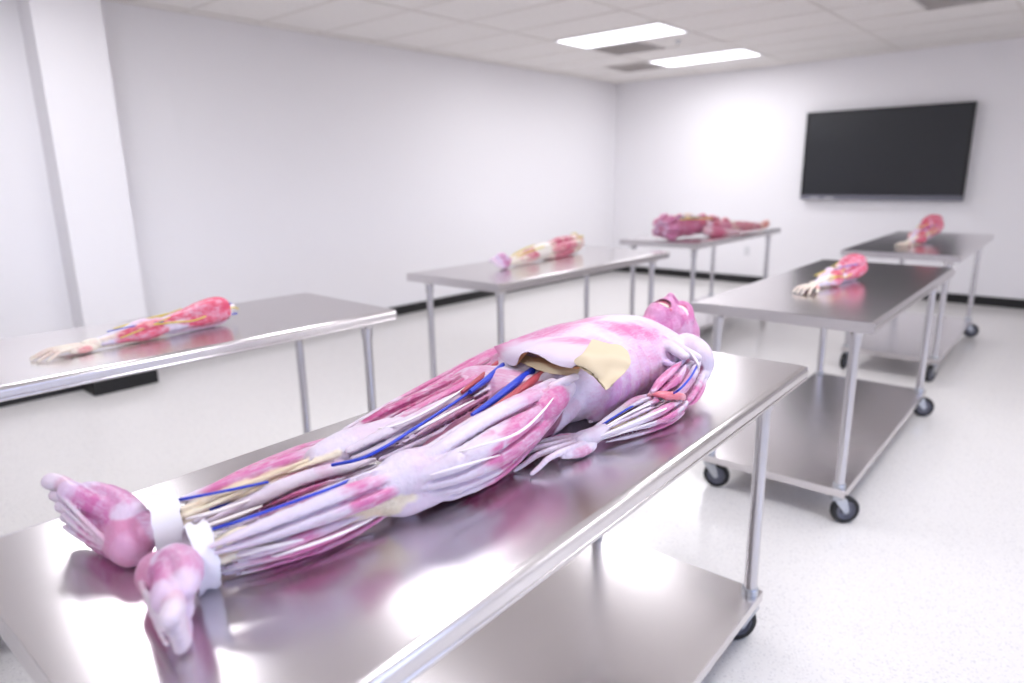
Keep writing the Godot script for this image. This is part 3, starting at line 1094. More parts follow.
	trail(f, [[650, 396, 0.075, 0.008], [664, 396, 0.075, 0.012], [682, 397, 0.065, 0.010]], sty([230, 170, 180], [224, 120, 135], 0.1, 0.9), 0.003)
	# forearm straps
	trail(f, [[684, 404, 0.04, 0.012], [672, 414, 0.035, 0.015], [648, 424, 0.025, 0.014], [618, 434, 0.02, 0.008], [596, 441, 0.02, 0.006]], sty(F1, PINK, 0.1, 0.55), 0.002)
	trail(f, [[680, 402, 0.05, 0.010], [664, 410, 0.05, 0.012], [638, 422, 0.04, 0.009], [598, 438, 0.03, 0.005]], sty(F1, PINK, 0.15, 0.5, 0.9), 0.002)
	trail(f, [[664, 398, 0.065, 0.008], [652, 402, 0.065, 0.014], [636, 408, 0.058, 0.012], [596, 432, 0.035, 0.005]], sty(F1, DEEP, 0.1, 0.35), 0.002)
	trail(f, [[650, 396, 0.06, 0.007], [634, 402, 0.055, 0.011], [616, 414, 0.045, 0.009], [592, 430, 0.035, 0.005]], sty(F1, PINK, 0.15, 0.5, 0.8), 0.002)
	trail(f, [[676, 398, 0.06, 0.006], [642, 412, 0.055, 0.0055], [594, 434, 0.038, 0.0045]], white, 0.002)
	trail(f, [[690, 404, 0.022, 0.008], [670, 420, 0.014, 0.011], [640, 432, 0.012, 0.009], [600, 442, 0.014, 0.005]], sty(F1, PINK, 0.2, 0.6), 0.002)
	f.path([ell, ell.lerp(wrl, 0.5) - Vector3(0, 0.008, 0), wrl], [0.014, 0.009, 0.010], 0.004, bone)
	trail(f, [[604, 430, 0.034, 0.013], [592, 436, 0.032, 0.017], [580, 441, 0.03, 0.013]], white, 0.006)
	# tissue between chest and arm
	trail(f, [[655, 375, 0.08, 0.012], [630, 395, 0.05, 0.013], [600, 412, 0.03, 0.008]], sty([214, 150, 190], DEEP, 0.0, 0.8), 0.004)
	trail(f, [[650, 388, 0.045, 0.006], [620, 405, 0.025, 0.008], [590, 421, 0.015, 0.006]], white, 0.003)
	# far arm beside the trunk
	var shr := tt(-1.115, 0.08, -1.62)
	var elr := tt(-1.19, 0.045, -1.40)
	var wrr := tt(-1.165, 0.03, -1.14)
	f.path([shr, shr.lerp(elr, 0.5), elr], [0.05, 0.045, 0.034], 0.02, sty(F1, PINK, 0.2, 0.8))
	f.path([shr + Vector3(0.01, 0.02, 0.01), shr.lerp(elr, 0.5) + Vector3(0, 0.03, 0), elr + Vector3(0, 0.01, 0)], [0.02, 0.028, 0.014], 0.005, sty(F1, PINK, 0.2, 0.8))
	for k in 4:
		var o := Vector3(0.012, 0, 0).rotated(Vector3.BACK, k * TAU / 4)
		f.path([elr + o, elr.lerp(wrr, 0.35) + o * 1.7, wrr + o * 0.6], [0.014, 0.016, 0.007], 0.004, sty(F1, PINK, 0.15, 0.55))
	f.join(0.0045, 0.008, 0.0025)
	f.floor_at(TY + 0.0015)
	f.emit(mb, paint)
	# ---- head: turned a little to the window side, mouth open
	var hd := Field.new(tt(-1.08, -0.012, -2.0), tt(-0.83, 0.26, -1.60), 0.0033)
	var hs := sty([212, 160, 196], [196, 104, 156], 0.0, 1.0, 0.85)
	var hb := sty([216, 176, 206], [200, 114, 164], 0.0, 1.0, 0.75)
	var lip := sty([214, 130, 165], [190, 70, 100], 0.0, 1.0, 0.8)
	var hc := tt(-0.966, 0.088, -1.838)
	var turn := Basis(Vector3(0, 0, -1), 0.17)      # roll about the long axis of the head
	var H := func(x: float, y: float, z: float) -> Vector3: return hc + turn * Vector3(x, y, z)
	# local: x to the model's left, y to the face, z towards the chin
	hd.path([H.call(0, 0.0, -0.03), H.call(0, 0.012, 0.02)], [0.075, 0.077], 0.02, hb)
	hd.path([H.call(0, 0.045, 0.0), H.call(0, 0.05, 0.06)], [0.062, 0.056], 0.02, hs)
	hd.path([H.call(0, 0.05, 0.08), H.call(0, 0.045, 0.135)], [0.05, 0.034], 0.02, hs)
	hd.path([H.call(0, 0.062, 0.148), H.call(0, 0.066, 0.152)], [0.02, 0.02], 0.014, hs)
	hd.path([H.call(0.03, 0.008, 0.12), H.call(0.0, 0.03, 0.15)], [0.034, 0.03], 0.02, hs)
	hd.path([H.call(-0.03, 0.008, 0.12), H.call(0.0, 0.03, 0.15)], [0.034, 0.03], 0.02, hs)
	for s in [-1.0, 1.0]:
		hd.path([H.call(s * 0.05, 0.02, 0.03), H.call(s * 0.056, 0.01, 0.08), H.call(s * 0.04, 0.035, 0.13)], [0.02, 0.022, 0.016], 0.012, hs)      # jaw
		hd.path([H.call(s * 0.06, 0.035, 0.035), H.call(s * 0.045, 0.078, 0.045), H.call(s * 0.026, 0.095, 0.06)], [0.013, 0.015, 0.012], 0.012, sty([236, 208, 226], PINK, 0.3, 0.8))      # cheek bone
		hd.path([H.call(s * 0.012, 0.106, -0.004), H.call(s * 0.036, 0.098, -0.008), H.call(s * 0.058, 0.07, 0.006)], [0.011, 0.012, 0.010], 0.01, hs)      # brow
		hd.path([H.call(s * 0.079, 0.006, 0.0), H.call(s * 0.086, -0.004, 0.022), H.call(s * 0.08, 0.006, 0.045)], [0.008, 0.009, 0.008], 0.006, hs)      # ear
		hd.seg(H.call(s * 0.033, 0.112, 0.022), H.call(s * 0.035, 0.112, 0.022), 0.017, 0.017, 0.0, lip, 0, 1, 1.0, Vector3.UP, true)
		hd.path([H.call(s * 0.034, 0.092, 0.022), H.call(s * 0.036, 0.092, 0.022)], [0.0145, 0.0145], 0.002, sty([240, 232, 236], [226, 180, 204], 0, 1, 0.5))
		hd.path([H.call(s * 0.018, 0.104, 0.029), H.call(s * 0.036, 0.107, 0.032), H.call(s * 0.054, 0.092, 0.028)], [0.0045, 0.0055, 0.0045], 0.003, sty([246, 236, 244], PINK, 0, 0.2, 0.3))      # lower lid band
	hd.path([H.call(0, 0.108, 0.008), H.call(0, 0.122, 0.03), H.call(0, 0.138, 0.052)], [0.009, 0.010, 0.009], 0.008, hs)      # nose
	for s in [-1.0, 1.0]: hd.path([H.call(0, 0.128, 0.056), H.call(s * 0.013, 0.114, 0.058)], [0.008, 0.008], 0.006, hs)
	hd.path([H.call(0, 0.095, 0.065), H.call(0, 0.09, 0.12)], [0.034, 0.03], 0.015, hs)      # muzzle
	hd.seg(H.call(-0.012, 0.125, 0.094), H.call(0.012, 0.125, 0.094), 0.018, 0.018, 0.0, sty([70, 20, 30], [50, 10, 20]), 0, 1, 1.0, Vector3.UP, true)
	var ring := []
	var rr := []
	for k in 13:
		var a := TAU * k / 12.0
		ring.append(H.call(cos(a) * 0.029, 0.118 - 0.010 * absf(cos(a)), 0.094 + sin(a) * 0.0185)); rr.append(0.0055)
	hd.path(ring, rr, 0.003, lip, 1.0, Vector3.UP, 2)
	# jaw strap down to the collar
	hd.path([H.call(0.07, -0.02, 0.05), H.call(0.075, -0.02, 0.12), tt(-0.865, 0.1, -1.63)], [0.014, 0.013, 0.012], 0.008, white)
	hd.path([hc + Vector3(0, 0, 0.06), tt(-0.955, 0.085, -1.62)], [0.055, 0.05], 0.02, rib)
	hd.floor_at(TY + 0.0015)
	hd.emit(mb, paint)
	# ---- hands
	hand(mb, wrl, at(507, 468, 0.008), 1.0, 21, F1, 0.92)
	hand(mb, wrr, tt(-1.13, 0.012, -0.955), -1.0, 22, F1, 0.92)
	# ---- feet, splayed outwards with the soles to the end of the table
	foot(mb, ar, tt(-1.052, 0.036, -0.312), tt(-1.248, 0.064, -0.268), Vector3(0.05, 1, 0.0))
	foot(mb, al, tt(-0.938, 0.038, -0.306), tt(-0.748, 0.046, -0.258), Vector3(0.1, 1, 0.15))
	for k in mb.v.size(): mb.v[k] -= t.position
	part("body", mb, M.body, t)
	# ---- everything that is not the body mesh itself
	var hold := Node3D.new()
	hold.position = -t.position
	# teeth
	for row in 2:
		var b := MB.new()
		var P := []
		for k in 9:
			var a := lerpf(-1.1, 1.1, k / 8.0)
			P.append(H.call(sin(a) * 0.024, 0.103 + 0.013 * cos(a), 0.085 + row * 0.017))
		for k in 8:
			b.tube([P[k].lerp(P[k + 1], 0.06), P[k].lerp(P[k + 1], 0.5), P[k].lerp(P[k + 1], 0.94)], [0.0042, 0.0052, 0.0042], 8)
		shift(b, t)
		part("teeth", b, M.teeth, t)
	# vessels
	strand(t, "vein", [[213, 529, 0.1], [242, 520, 0.106], [290, 503, 0.113], [330, 488.5, 0.117], [350, 480, 0.116]], 0.0025, M.vein)
	strand(t, "vein", [[178, 500, 0.095], [225, 491, 0.098], [268, 482, 0.098]], 0.0024, M.vein)
	strand(t, "vein", [[183, 518, 0.07], [215, 508, 0.072], [240, 502, 0.07]], 0.003, M.vein)
	strand(t, "vein", [[332, 465, 0.105], [360, 459, 0.112], [385, 447, 0.122], [412, 430, 0.128], [451, 405, 0.136], [478, 386, 0.142]], 0.0031, M.vein)
	strand(t, "femoral_vein", [[470, 392, 0.14], [486, 380, 0.144], [502, 367, 0.146], [516, 357, 0.135]], [0.005, 0.008, 0.009], M.vein)
	strand(t, "femoral_artery", [[462, 392, 0.138], [480, 378, 0.142], [497, 364, 0.144], [510, 355, 0.133]], [0.004, 0.007, 0.008], M.artery)
	strand(t, "femoral_vein", [[472, 415, 0.138], [494, 400, 0.146], [512, 386, 0.15], [527, 375, 0.15], [544, 364, 0.138]], [0.004, 0.008, 0.0095, 0.0095], M.vein)
	strand(t, "femoral_artery", [[480, 417, 0.138], [503, 402, 0.146], [522, 389, 0.15], [538, 377, 0.15], [556, 366, 0.138]], [0.003, 0.0075, 0.009, 0.009], M.artery)
	strand(t, "vein", [[697, 366, 0.125], [690, 378, 0.112], [680, 389, 0.098], [674, 393, 0.09]], 0.0027, M.vein)
	strand(t, "vein", [[640, 402, 0.072], [624, 411, 0.063], [602, 425, 0.05]], 0.0024, M.vein)
	strand(t, "vein", [[352, 483, 0.06], [330, 499, 0.06], [300, 514, 0.06]], 0.002, M.vein)
	# white tendons and nerve lines
	strand(t, "tendon", [[440, 457, 0.118], [480, 446, 0.13], [518, 433, 0.138], [542, 412, 0.146], [556, 394, 0.15]], 0.0024, M.tendon)
	strand(t, "tendon", [[186, 519, 0.088], [215, 512, 0.088], [250, 500, 0.088]], 0.003, M.tendon)
	strand(t, "tendon", [[190, 531, 0.07], [225, 520, 0.073], [262, 506, 0.08]], 0.003, M.tendon)
	strand(t, "tendon", [[192, 538, 0.05], [225, 526, 0.055], [258, 515, 0.06]], 0.0028, M.tendon)
	strand(t, "tendon", [[214, 551, 0.07], [250, 545, 0.065], [300, 533, 0.068]], 0.0032, M.tendon)
	strand(t, "tendon", [[215, 557, 0.06], [250, 553, 0.057], [290, 538, 0.062]], 0.0028, M.tendon)
	strand(t, "tendon", [[216, 563, 0.05], [236, 554, 0.056], [270, 547, 0.06], [310, 538, 0.062]], 0.0035, M.tendon)
	strand(t, "tendon", [[215, 574, 0.032], [262, 560, 0.035], [330, 538, 0.052], [372, 519, 0.052]], 0.0026, M.tendon)
	strand(t, "tendon", [[430, 475, 0.115], [462, 466, 0.12], [500, 455, 0.126]], 0.002, M.tendon)
	strand(t, "tendon", [[404, 437, 0.125], [440, 418, 0.138], [474, 400, 0.142]], 0.003, M.tendon)
	strand(t, "tendon", [[360, 431, 0.115], [400, 424, 0.13], [450, 398, 0.14], [484, 374, 0.142]], 0.0024, M.tendon)
	strand(t, "tendon", [[676, 404, 0.068], [640, 420, 0.058], [598, 437, 0.045]], 0.0028, M.tendon)
	strand(t, "tendon", [[660, 420, 0.045], [630, 430, 0.036], [600, 440, 0.03]], 0.0026, M.tendon)
	strand(t, "tendon", [[655, 402, 0.078], [630, 413, 0.066], [598, 431, 0.05]], 0.0026, M.tendon)
	strand(t, "tendon", [[690, 352, 0.145], [697, 362, 0.132], [699, 372, 0.115]], 0.003, M.tendon)
	# gauze cuffs at the ankles
	cuff(t, [[152, 528, 0.052], [181, 521, 0.052]], 0.052, 0.048)
	cuff(t, [[190, 560, 0.046], [212, 553, 0.046]], 0.05, 0.049)
	# abdominal wall flap, its opening, and the cream sheet folded over the side
	var fl := sheet([
		pix([[494, 347, 0.165], [503, 360, 0.158], [515, 366, 0.16], [523, 353, 0.196], [538, 355, 0.196], [556, 365, 0.185], [578, 369, 0.175]]),
		pix([[504, 343, 0.18], [514, 350, 0.185], [524, 353, 0.19], [534, 347, 0.203], [548, 350, 0.204], [564, 357, 0.198], [585, 362, 0.188]]),
		pix([[524, 336, 0.188], [533, 339, 0.195], [543, 341, 0.2], [553, 342, 0.206], [566, 345, 0.206], [580, 349, 0.2], [597, 352, 0.19]]),
		pix([[545, 328, 0.185], [554, 331, 0.192], [564, 334, 0.196], [574, 336, 0.2], [586, 339, 0.198], [598, 343, 0.194], [610, 347, 0.182]])], 0.006, trunk, lin(198, 140, 92))
	shift(fl, t)
	tag(part("abdominal_flap", fl, M.cream, t), "pink and white belly wall lifted at its lower edge", "")
	var ins := sheet([
		pix([[520, 362, 0.162], [536, 369, 0.16], [556, 374, 0.156], [576, 376, 0.15]]),
		pix([[521, 355, 0.17], [540, 362, 0.168], [560, 368, 0.165], [580, 370, 0.158]]),
		pix([[530, 347, 0.172], [548, 353, 0.172], [568, 359, 0.17], [586, 363, 0.162]])], 0.005, lin(238, 222, 190), lin(206, 150, 96))
	shift(ins, t)
	tag(part("abdominal_lining", ins, M.cream, t), "cream lining inside the open belly wall", "")
	var cs := sheet([
		pix([[592, 339, 0.216], [606, 343, 0.214], [620, 345, 0.210], [628, 352, 0.202]]),
		pix([[584, 352, 0.216], [600, 354, 0.210], [618, 356, 0.202], [631, 362, 0.190]]),
		pix([[574, 362, 0.200], [592, 367, 0.192], [610, 369, 0.182], [626, 371, 0.175]]),
		pix([[590, 373, 0.180], [598, 379, 0.168], [606, 382, 0.162], [617, 380, 0.165]]),
		pix([[600, 381, 0.165], [603, 386, 0.157], [606, 390, 0.150], [611, 386, 0.155]])], 0.004, lin(212, 194, 164), lin(206, 188, 156))
	shift(cs, t)
	tag(part("tissue_sheet", cs, M.cream, t), "cream tissue sheet folded over the side of the belly", "")

func shift(b: MB, t: Node3D) -> void:
	for k in b.v.size(): b.v[k] -= t.position

func strand(t: Node3D, called: String, rows: Array, r, m: Material) -> void:
	var rr2 := rows
	if called == "tendon":
		rr2 = []
		for k in rows.size():
			var dip := 0.012 if k == 0 or k == rows.size() - 1 else 0.004
			rr2.append([rows[k][0], rows[k][1], rows[k][2] - dip])
		r = [r * 0.4, r, r * 1.1, r, r * 0.4]
	elif called == "vein":
		rr2 = []
		for k in rows.size():
			rr2.append([rows[k][0], rows[k][1], rows[k][2] - (0.008 if k == 0 or k == rows.size() - 1 else 0.001)])
	var P := smooth_path(pix(rr2), 5)
	var R = r
	if r is Array:
		R = []
		for k in P.size():
			var u: float = float(k) / (P.size() - 1) * (r.size() - 1)
			var i: int = mini(int(u), r.size() - 2)
			R.append(lerpf(r[i], r[i + 1], u - i))
	var b := MB.new()
	b.tube(P, R, 9)
	shift(b, t)
	part(called, b, m, t)

func cuff(t: Node3D, rows: Array, ra: float, rb: float) -> void:
	var P := pix(rows)
	var ax: Vector3 = (P[1] - P[0])
	var b := MB.new()
	var u := ax.normalized().cross(Vector3.UP).normalized()
	var w := u.cross(ax.normalized())
	var rings := 9
	var seg := 36
	for side in [0, 1]:
		var i0 := b.v.size()
		for j in rings:
			var s := float(j) / (rings - 1)
			for k in seg:
				var a := TAU * k / seg
				var d := u * cos(a) + w * sin(a)
				var g := NP.get_noise_3dv(Vector3(cos(a) * 2.0, sin(a) * 2.0, s * 2.0 + ra * 30.0))
				var r: float = lerpf(ra, rb, s) + g * 0.004 + 0.002 * sin(s * 9.0 + cos(a) * 2.0) - side * 0.003
				var p: Vector3 = P[0] + ax * (s * 1.0 + 0.18 * g * (s - 0.5)) + d * r
				p.y = maxf(p.y, TY + 0.001 + side * 0.001)
				b.vert(p, d * (1.0 - 2.0 * side))
		for j in rings - 1:
			for k in seg:
				var q := i0 + j * seg
				var k2 := (k + 1) % seg
				b.tri(q + k, q + k2, q + seg + k2); b.tri(q + k, q + seg + k2, q + seg + k)
	var half := rings * seg
	for j in [0, rings - 1]:
		for k in seg:
			var k2: int = (k + 1) % seg
			var e := ax.normalized() * (-1.0 if j == 0 else 1.0)
			b.quad(b.v[j * seg + k], b.v[j * seg + k2], b.v[half + j * seg + k2], b.v[half + j * seg + k], e)
	shift(b, t)
	tag(part("ankle_wrap", b, M.wrap, t), "white gauze cuff round the ankle", "")

# open hand lying palm down: wrist, direction to the middle fingertip, thumb side
func hand(mb: MB, wr: Vector3, tip: Vector3, thumb: float, sd: int, wc: Array, sc := 1.0, red := PINK) -> void:
	var d := (tip - wr)
	d.y = 0
	var fw := d.normalized()
	var sdv := Vector3.UP.cross(fw).normalized() * -thumb      # towards the thumb
	var lo := Vector3(minf(wr.x, tip.x) - 0.09, TY - 0.008, minf(wr.z, tip.z) - 0.06)
	var hi := Vector3(maxf(wr.x, tip.x) + 0.09, wr.y + 0.05, maxf(wr.z, tip.z) + 0.06)
	var f := Field.new(lo, hi, 0.0026)
	var s := sty(wc, red, 0.2, 0.8, 0.12)
	var sp := sty(wc, red, 0.3, 0.7, 0.7)
	var L := d.length() / 0.185
	var y := TY
	var K := func(al: float, si: float, h: float) -> Vector3: return Vector3(wr.x, y + h, wr.z) + fw * (al * L) + sdv * (si * L)
	f.path([Vector3(wr.x, wr.y, wr.z) - fw * 0.01, K.call(0.03, 0.0, 0.026)], [0.017, 0.018], 0.008, s)
	var rng := RandomNumberGenerator.new()
	rng.seed = sd
	var spread := [0.027, 0.009, -0.009, -0.026]
	var lens := [0.082, 0.09, 0.083, 0.066]
	for k in 4:
		var a0: float = spread[k]
		var fan: float = a0 * 0.9 + rng.randf_range(-0.004, 0.004)
		var base: Vector3 = K.call(0.095 - absf(a0 + 0.004) * 0.3, a0 * 1.05, 0.028)
		f.path([K.call(0.01, a0 * 0.35, 0.026), K.call(0.05, a0 * 0.8, 0.03), base], [0.008, 0.0058, 0.0068], 0.003, s)
		var ln: float = lens[k]
		f.path([base, K.call(0.095 + ln * 0.42, a0 * 1.05 + fan * 0.4, 0.026), K.call(0.095 + ln * 0.75, a0 * 1.05 + fan * 0.6, 0.015), K.call(0.095 + ln, a0 * 1.05 + fan * 0.7, 0.0075)], [0.0072, 0.0058, 0.0052, 0.0042], 0.002, s)
	f.path([K.call(0.012, 0.016, 0.022), K.call(0.045, 0.038, 0.02), K.call(0.085, 0.054, 0.014), K.call(0.112, 0.06, 0.009)], [0.011, 0.0105, 0.0068, 0.0048], 0.004, sty(wc, red, 0.2, 0.6, 0.7))
	f.path([K.call(0.01, -0.014, 0.016), K.call(0.045, -0.026, 0.016), K.call(0.085, -0.026, 0.018)], [0.010, 0.0105, 0.0065], 0.006, sp)
	f.path([K.call(0.03, 0.0, 0.014), K.call(0.07, 0.0, 0.014)], [0.011, 0.009], 0.004, s)
	f.floor_at(TY + 0.0015)
	f.emit(mb, paint)

# foot lying on its outer side: ankle, heel, toe end, direction of the big-toe side
func foot(mb: MB, ank: Vector3, heel: Vector3, toe: Vector3, up: Vector3) -> void:
	var fw := (toe - heel).normalized()
	var md := (up - fw * up.dot(fw)).normalized()          # towards the inner (big toe) edge
	var sole := md.cross(fw)
	if sole.z < 0: sole = -sole
	var L := (toe - heel).length() / 0.2
	var lo := Vector3(minf(heel.x, toe.x) - 0.08, TY - 0.01, minf(heel.z, toe.z) - 0.1)
	var hi := Vector3(maxf(heel.x, toe.x) + 0.08, TY + 0.17, maxf(heel.z, toe.z) + 0.07)
	var f := Field.new(lo, hi, 0.003)
	var K := func(a: float, m: float, s: float) -> Vector3: return heel + fw * (a * L) + md * m + sole * s
	var s1 := sty([212, 188, 216], [190, 98, 156], 0.05, 0.75, 0.95)
	var s2 := sty([214, 194, 218], [196, 116, 166], 0.2, 0.8, 0.8)
	var w := sty([216, 202, 216], PINK, 0.0, 0.6, 0.35)
	var hs := sty([210, 158, 194], [202, 124, 162], 0, 1, 0.7)
	f.path([K.call(0.0, 0.0, 0.0), K.call(0.03, 0.004, -0.008)], [0.03, 0.027], 0.012, hs)
	f.path([ank, K.call(0.025, 0.006, -0.018)], [0.018, 0.024], 0.012, s2)
	f.path([K.call(0.03, 0.022, -0.02), K.call(0.08, 0.03, -0.03), K.call(0.14, 0.035, -0.02)], [0.025, 0.019, 0.013], 0.012, s2)      # instep
	f.path([K.call(0.0, 0.012, 0.004), K.call(0.06, 0.026, -0.008), K.call(0.115, 0.034, 0.0), K.call(0.152, 0.036, 0.002)], [0.016, 0.016, 0.014, 0.017], 0.008, s1)      # inner edge
	f.path([K.call(0.0, -0.006, 0.01), K.call(0.07, -0.008, 0.006), K.call(0.14, -0.004, 0.004)], [0.016, 0.018, 0.014], 0.008, s1)
	f.path([K.call(0.0, -0.014, 0.004), K.call(0.07, -0.026, 0.0), K.call(0.13, -0.026, -0.002)], [0.016, 0.016, 0.013], 0.008, s1)
	f.path([K.call(0.02, 0.0, -0.01), K.call(0.13, 0.005, -0.008)], [0.025, 0.017], 0.01, s2)
	for k in 4:      # plantar cords
		f.path([K.call(0.005, 0.003, 0.022), K.call(0.07, 0.0 + (k - 1.2) * 0.012, 0.0225), K.call(0.15, (k - 1.2) * 0.02 + 0.004, 0.0165)], [0.005, 0.004, 0.0035], 0.002, w)
	var mo := [0.036, 0.015, 0.0, -0.014, -0.027]
	var le := [0.05, 0.048, 0.042, 0.036, 0.03]
	var ra := [0.0135, 0.0095, 0.009, 0.0085, 0.0085]
	for k in 5:
		var m0: float = mo[k]
		var a0 := 0.148 - k * 0.006
		f.path([K.call(a0, m0, 0.0), K.call(a0 + le[k] * 0.55, m0 * 1.08, -0.004), K.call(a0 + le[k], m0 * 1.1, 0.004)], [ra[k] * 1.1, ra[k] * 0.85, ra[k]], 0.004, w)
	f.floor_at(TY + 0.0015)
	f.emit(mb, paint)

# ---------------------------------------------------------------- limb models on the other tables
const CREAM := [238, 228, 214]
const RED := [222, 84, 116]

func limb_base(called: String, o: Vector3, label: String) -> Node3D:
	return thing(called, Vector3(o.x, TY, o.z), label, "anatomical model")

# arm: fingertip point, wrist, elbow, shoulder end (table coordinates), thumb side
func arm_model(label: String, tip: Vector3, wr: Vector3, el: Vector3, sh: Vector3, thumb: float, sd: int, red := RED, fat := 1.0) -> void:
	var t := limb_base("arm_model", el, label)
	var mb := MB.new()
	var lo := Vector3(minf(wr.x, minf(el.x, sh.x)) - 0.11, TY - 0.012, minf(wr.z, minf(el.z, sh.z)) - 0.11)
	var hi := Vector3(maxf(wr.x, maxf(el.x, sh.x)) + 0.11, maxf(sh.y, el.y) + 0.1, maxf(wr.z, maxf(el.z, sh.z)) + 0.11)
	var f := Field.new(lo, hi, 0.0055)
	var lav := [226, 216, 236]
	var rng := RandomNumberGenerator.new()
	rng.seed = sd
	f.path([wr, el], [0.014, 0.026], 0.01, sty(CREAM, red, 0.3, 0.9, 0.4))
	f.path([el, sh], [0.03, 0.036], 0.01, sty(lav, red, 0.3, 0.9, 0.4))
	var d1 := (el - wr).normalized()
	var s1 := Vector3.UP.cross(d1).normalized()
	for k in 6:      # forearm straps
		var a := TAU * k / 6.0 + 0.3
		var o := s1 * cos(a) + Vector3.UP * sin(a)
		f.path([wr + o * 0.01, wr.lerp(el, 0.35) + o * 0.018, wr.lerp(el, 0.72) + o * 0.028 * fat, el + o * 0.02 + d1 * 0.03], [0.007, 0.010, 0.019 * fat, 0.010], 0.003, sty(CREAM if k % 2 == 0 else lav, red, rng.randf_range(0.3, 0.55), 0.95, 1.0 if k % 3 != 1 else 0.25))
	var d2 := (sh - el).normalized()
	var s2 := Vector3.UP.cross(d2).normalized()
	for k in 5:      # upper arm bellies
		var a := TAU * k / 5.0 + 0.9
		var o := s2 * cos(a) + Vector3.UP * sin(a)
		f.path([el + o * 0.018 - d2 * 0.03, el.lerp(sh, 0.35) + o * 0.026 * fat, el.lerp(sh, 0.72) + o * 0.03 * fat, sh + o * 0.03 * fat], [0.009, 0.018 * fat, 0.026 * fat, 0.022 * fat], 0.005, sty(lav, red, rng.randf_range(0.05, 0.4), 1.3, 1.0 if k != 3 else 0.3))
	f.path([el.lerp(sh, 0.55) + Vector3.UP * 0.012, el.lerp(sh, 0.95) + Vector3.UP * 0.012], [0.034 * fat, 0.046 * fat], 0.02, sty(red, red, 0, 1, 0.5))
	f.floor_at(TY + 0.0015)
	f.emit(mb, paint)
	hand(mb, wr, tip, thumb, sd, CREAM, 1.0, red)
	shift(mb, t)
	part("arm", mb, M.body, t)
	# cut end with bone
	var b := MB.new()
	b.lathe(sh + d2 * 0.03, d2, [Vector2(0.0, 0.03), Vector2(0.012, 0.03), Vector2(0.014, 0.024), Vector2(0.013, -0.02)], 14)
	b.lathe(sh, d2, [Vector2(0.024, 0.03), Vector2(0.034, 0.028), Vector2(0.045 * fat, 0.012)], 20)
	shift(b, t)
	part("bone_end", b, M.tendon, t)
	# loose nerves and vessels
	for k in 5:
		var b2 := MB.new()
		var u0 := rng.randf_range(0.0, 0.5)
		var P := []
		for j in 5:
			var u: float = u0 + j * 0.1
			var c: Vector3 = wr.lerp(el, u * 2.0) if u < 0.5 else el.lerp(sh, u * 2.0 - 1.0)
			var a := 0.3 + k * 0.75 + j * 0.18
			P.append(c + (s1 * cos(a) + Vector3.UP * absf(sin(a))) * (lerpf(0.028, 0.052, u) * fat + 0.004))
		b2.tube(smooth_path(P, 4), 0.0022 + 0.0008 * (k % 2), 7)
		shift(b2, t)
		part("nerve" if k != 2 else "vein", b2, M.nerve if k != 2 else M.vein, t)
	for k in 4:
		var b3 := MB.new()
		var a2 := k * 1.4
		var o2 := s2 * cos(a2) + Vector3.UP * (sin(a2) * 0.6)
		b3.tube(smooth_path([sh + o2 * 0.03, sh + d2 * 0.035 + o2 * 0.04, sh + d2 * 0.06 + o2 * 0.03 - Vector3(0, 0.01, 0)], 4), 0.0035, 7)
		for q in b3.v.size(): b3.v[q].y = maxf(b3.v[q].y, TY + 0.002)
		shift(b3, t)
		part("nerve" if k % 2 == 0 else "vein", b3, M.nerve if k % 2 == 0 else M.vein, t)

func leg_model() -> void:
	var heel := tt(-2.855, 0.035, -3.22)
	var knee := tt(-2.90, 0.055, -3.60)
	var hip := tt(-2.975, 0.075, -4.10)
	var t := limb_base("leg_model", knee, "single leg model with pink thigh and pale knee on the wall-side steel table")
	var mb := MB.new()
	var f := Field.new(tt(-3.1, -0.012, -4.22), tt(-2.7, 0.2, -3.1), 0.0058)
	f.path([heel, knee, hip], [0.024, 0.032, 0.05], 0.02, sty(CREAM, PINK, 0.7, 1.0, 0.3))
	var rng := RandomNumberGenerator.new()
	rng.seed = 77
	var d := (hip - heel).normalized()
	var s := Vector3.UP.cross(d).normalized()
	for k in 5:
		var a := TAU * k / 5.0 + 0.5
		var o := s * cos(a) + Vector3.UP * sin(a)
		f.path([heel + o * 0.014, heel.lerp(knee, 0.55) + o * 0.028, knee + o * 0.028], [0.008, 0.021, 0.012], 0.004, sty(CREAM, [206, 92, 124], 0.4, 0.8, 1.0 if k < 3 else 0.4))
		f.path([knee + o * 0.024, knee.lerp(hip, 0.5) + o * 0.045, hip + o * 0.04], [0.012, 0.034, 0.024], 0.005, sty(CREAM, [204, 84, 118], 0.3, 0.85, 1.0))
	f.path([knee - d * 0.05 + Vector3(0, 0.015, 0), knee + d * 0.07 + Vector3(0, 0.015, 0)], [0.046, 0.05], 0.02, sty([240, 234, 228], CREAM, 0, 1, 0.5))
	f.path([hip, hip + d * 0.06], [0.062, 0.05], 0.02, sty([236, 226, 190], [214, 150, 160], 0, 1, 0.8))
	f.floor_at(TY + 0.0015)
	f.emit(mb, paint)
	foot(mb, heel + Vector3(0, 0.012, -0.02), tt(-2.85, 0.036, -3.2), tt(-2.81, 0.042, -3.06), Vector3(-0.75, 0.65, 0.0))
	shift(mb, t)
	part("leg", mb, M.body, t)
	for k in 4:
		var b := MB.new()
		var a := k * 0.9 - 0.4
		var o := s * cos(a) + Vector3.UP * absf(sin(a))
		b.tube(smooth_path([heel.lerp(knee, 0.2) + o * 0.036, heel.lerp(knee, 0.6) + o * 0.056, knee + o * 0.062], 4), 0.0045, 7)
		shift(b, t)
		part("nerve", b, M.nerve, t)
		b = MB.new()
		b.tube(smooth_path([hip + o * 0.07, hip + d * 0.06 + o * 0.066, hip + d * 0.1 + o * 0.04], 4), 0.005, 7)
		shift(b, t)
		part("nerve", b, M.nerve, t)

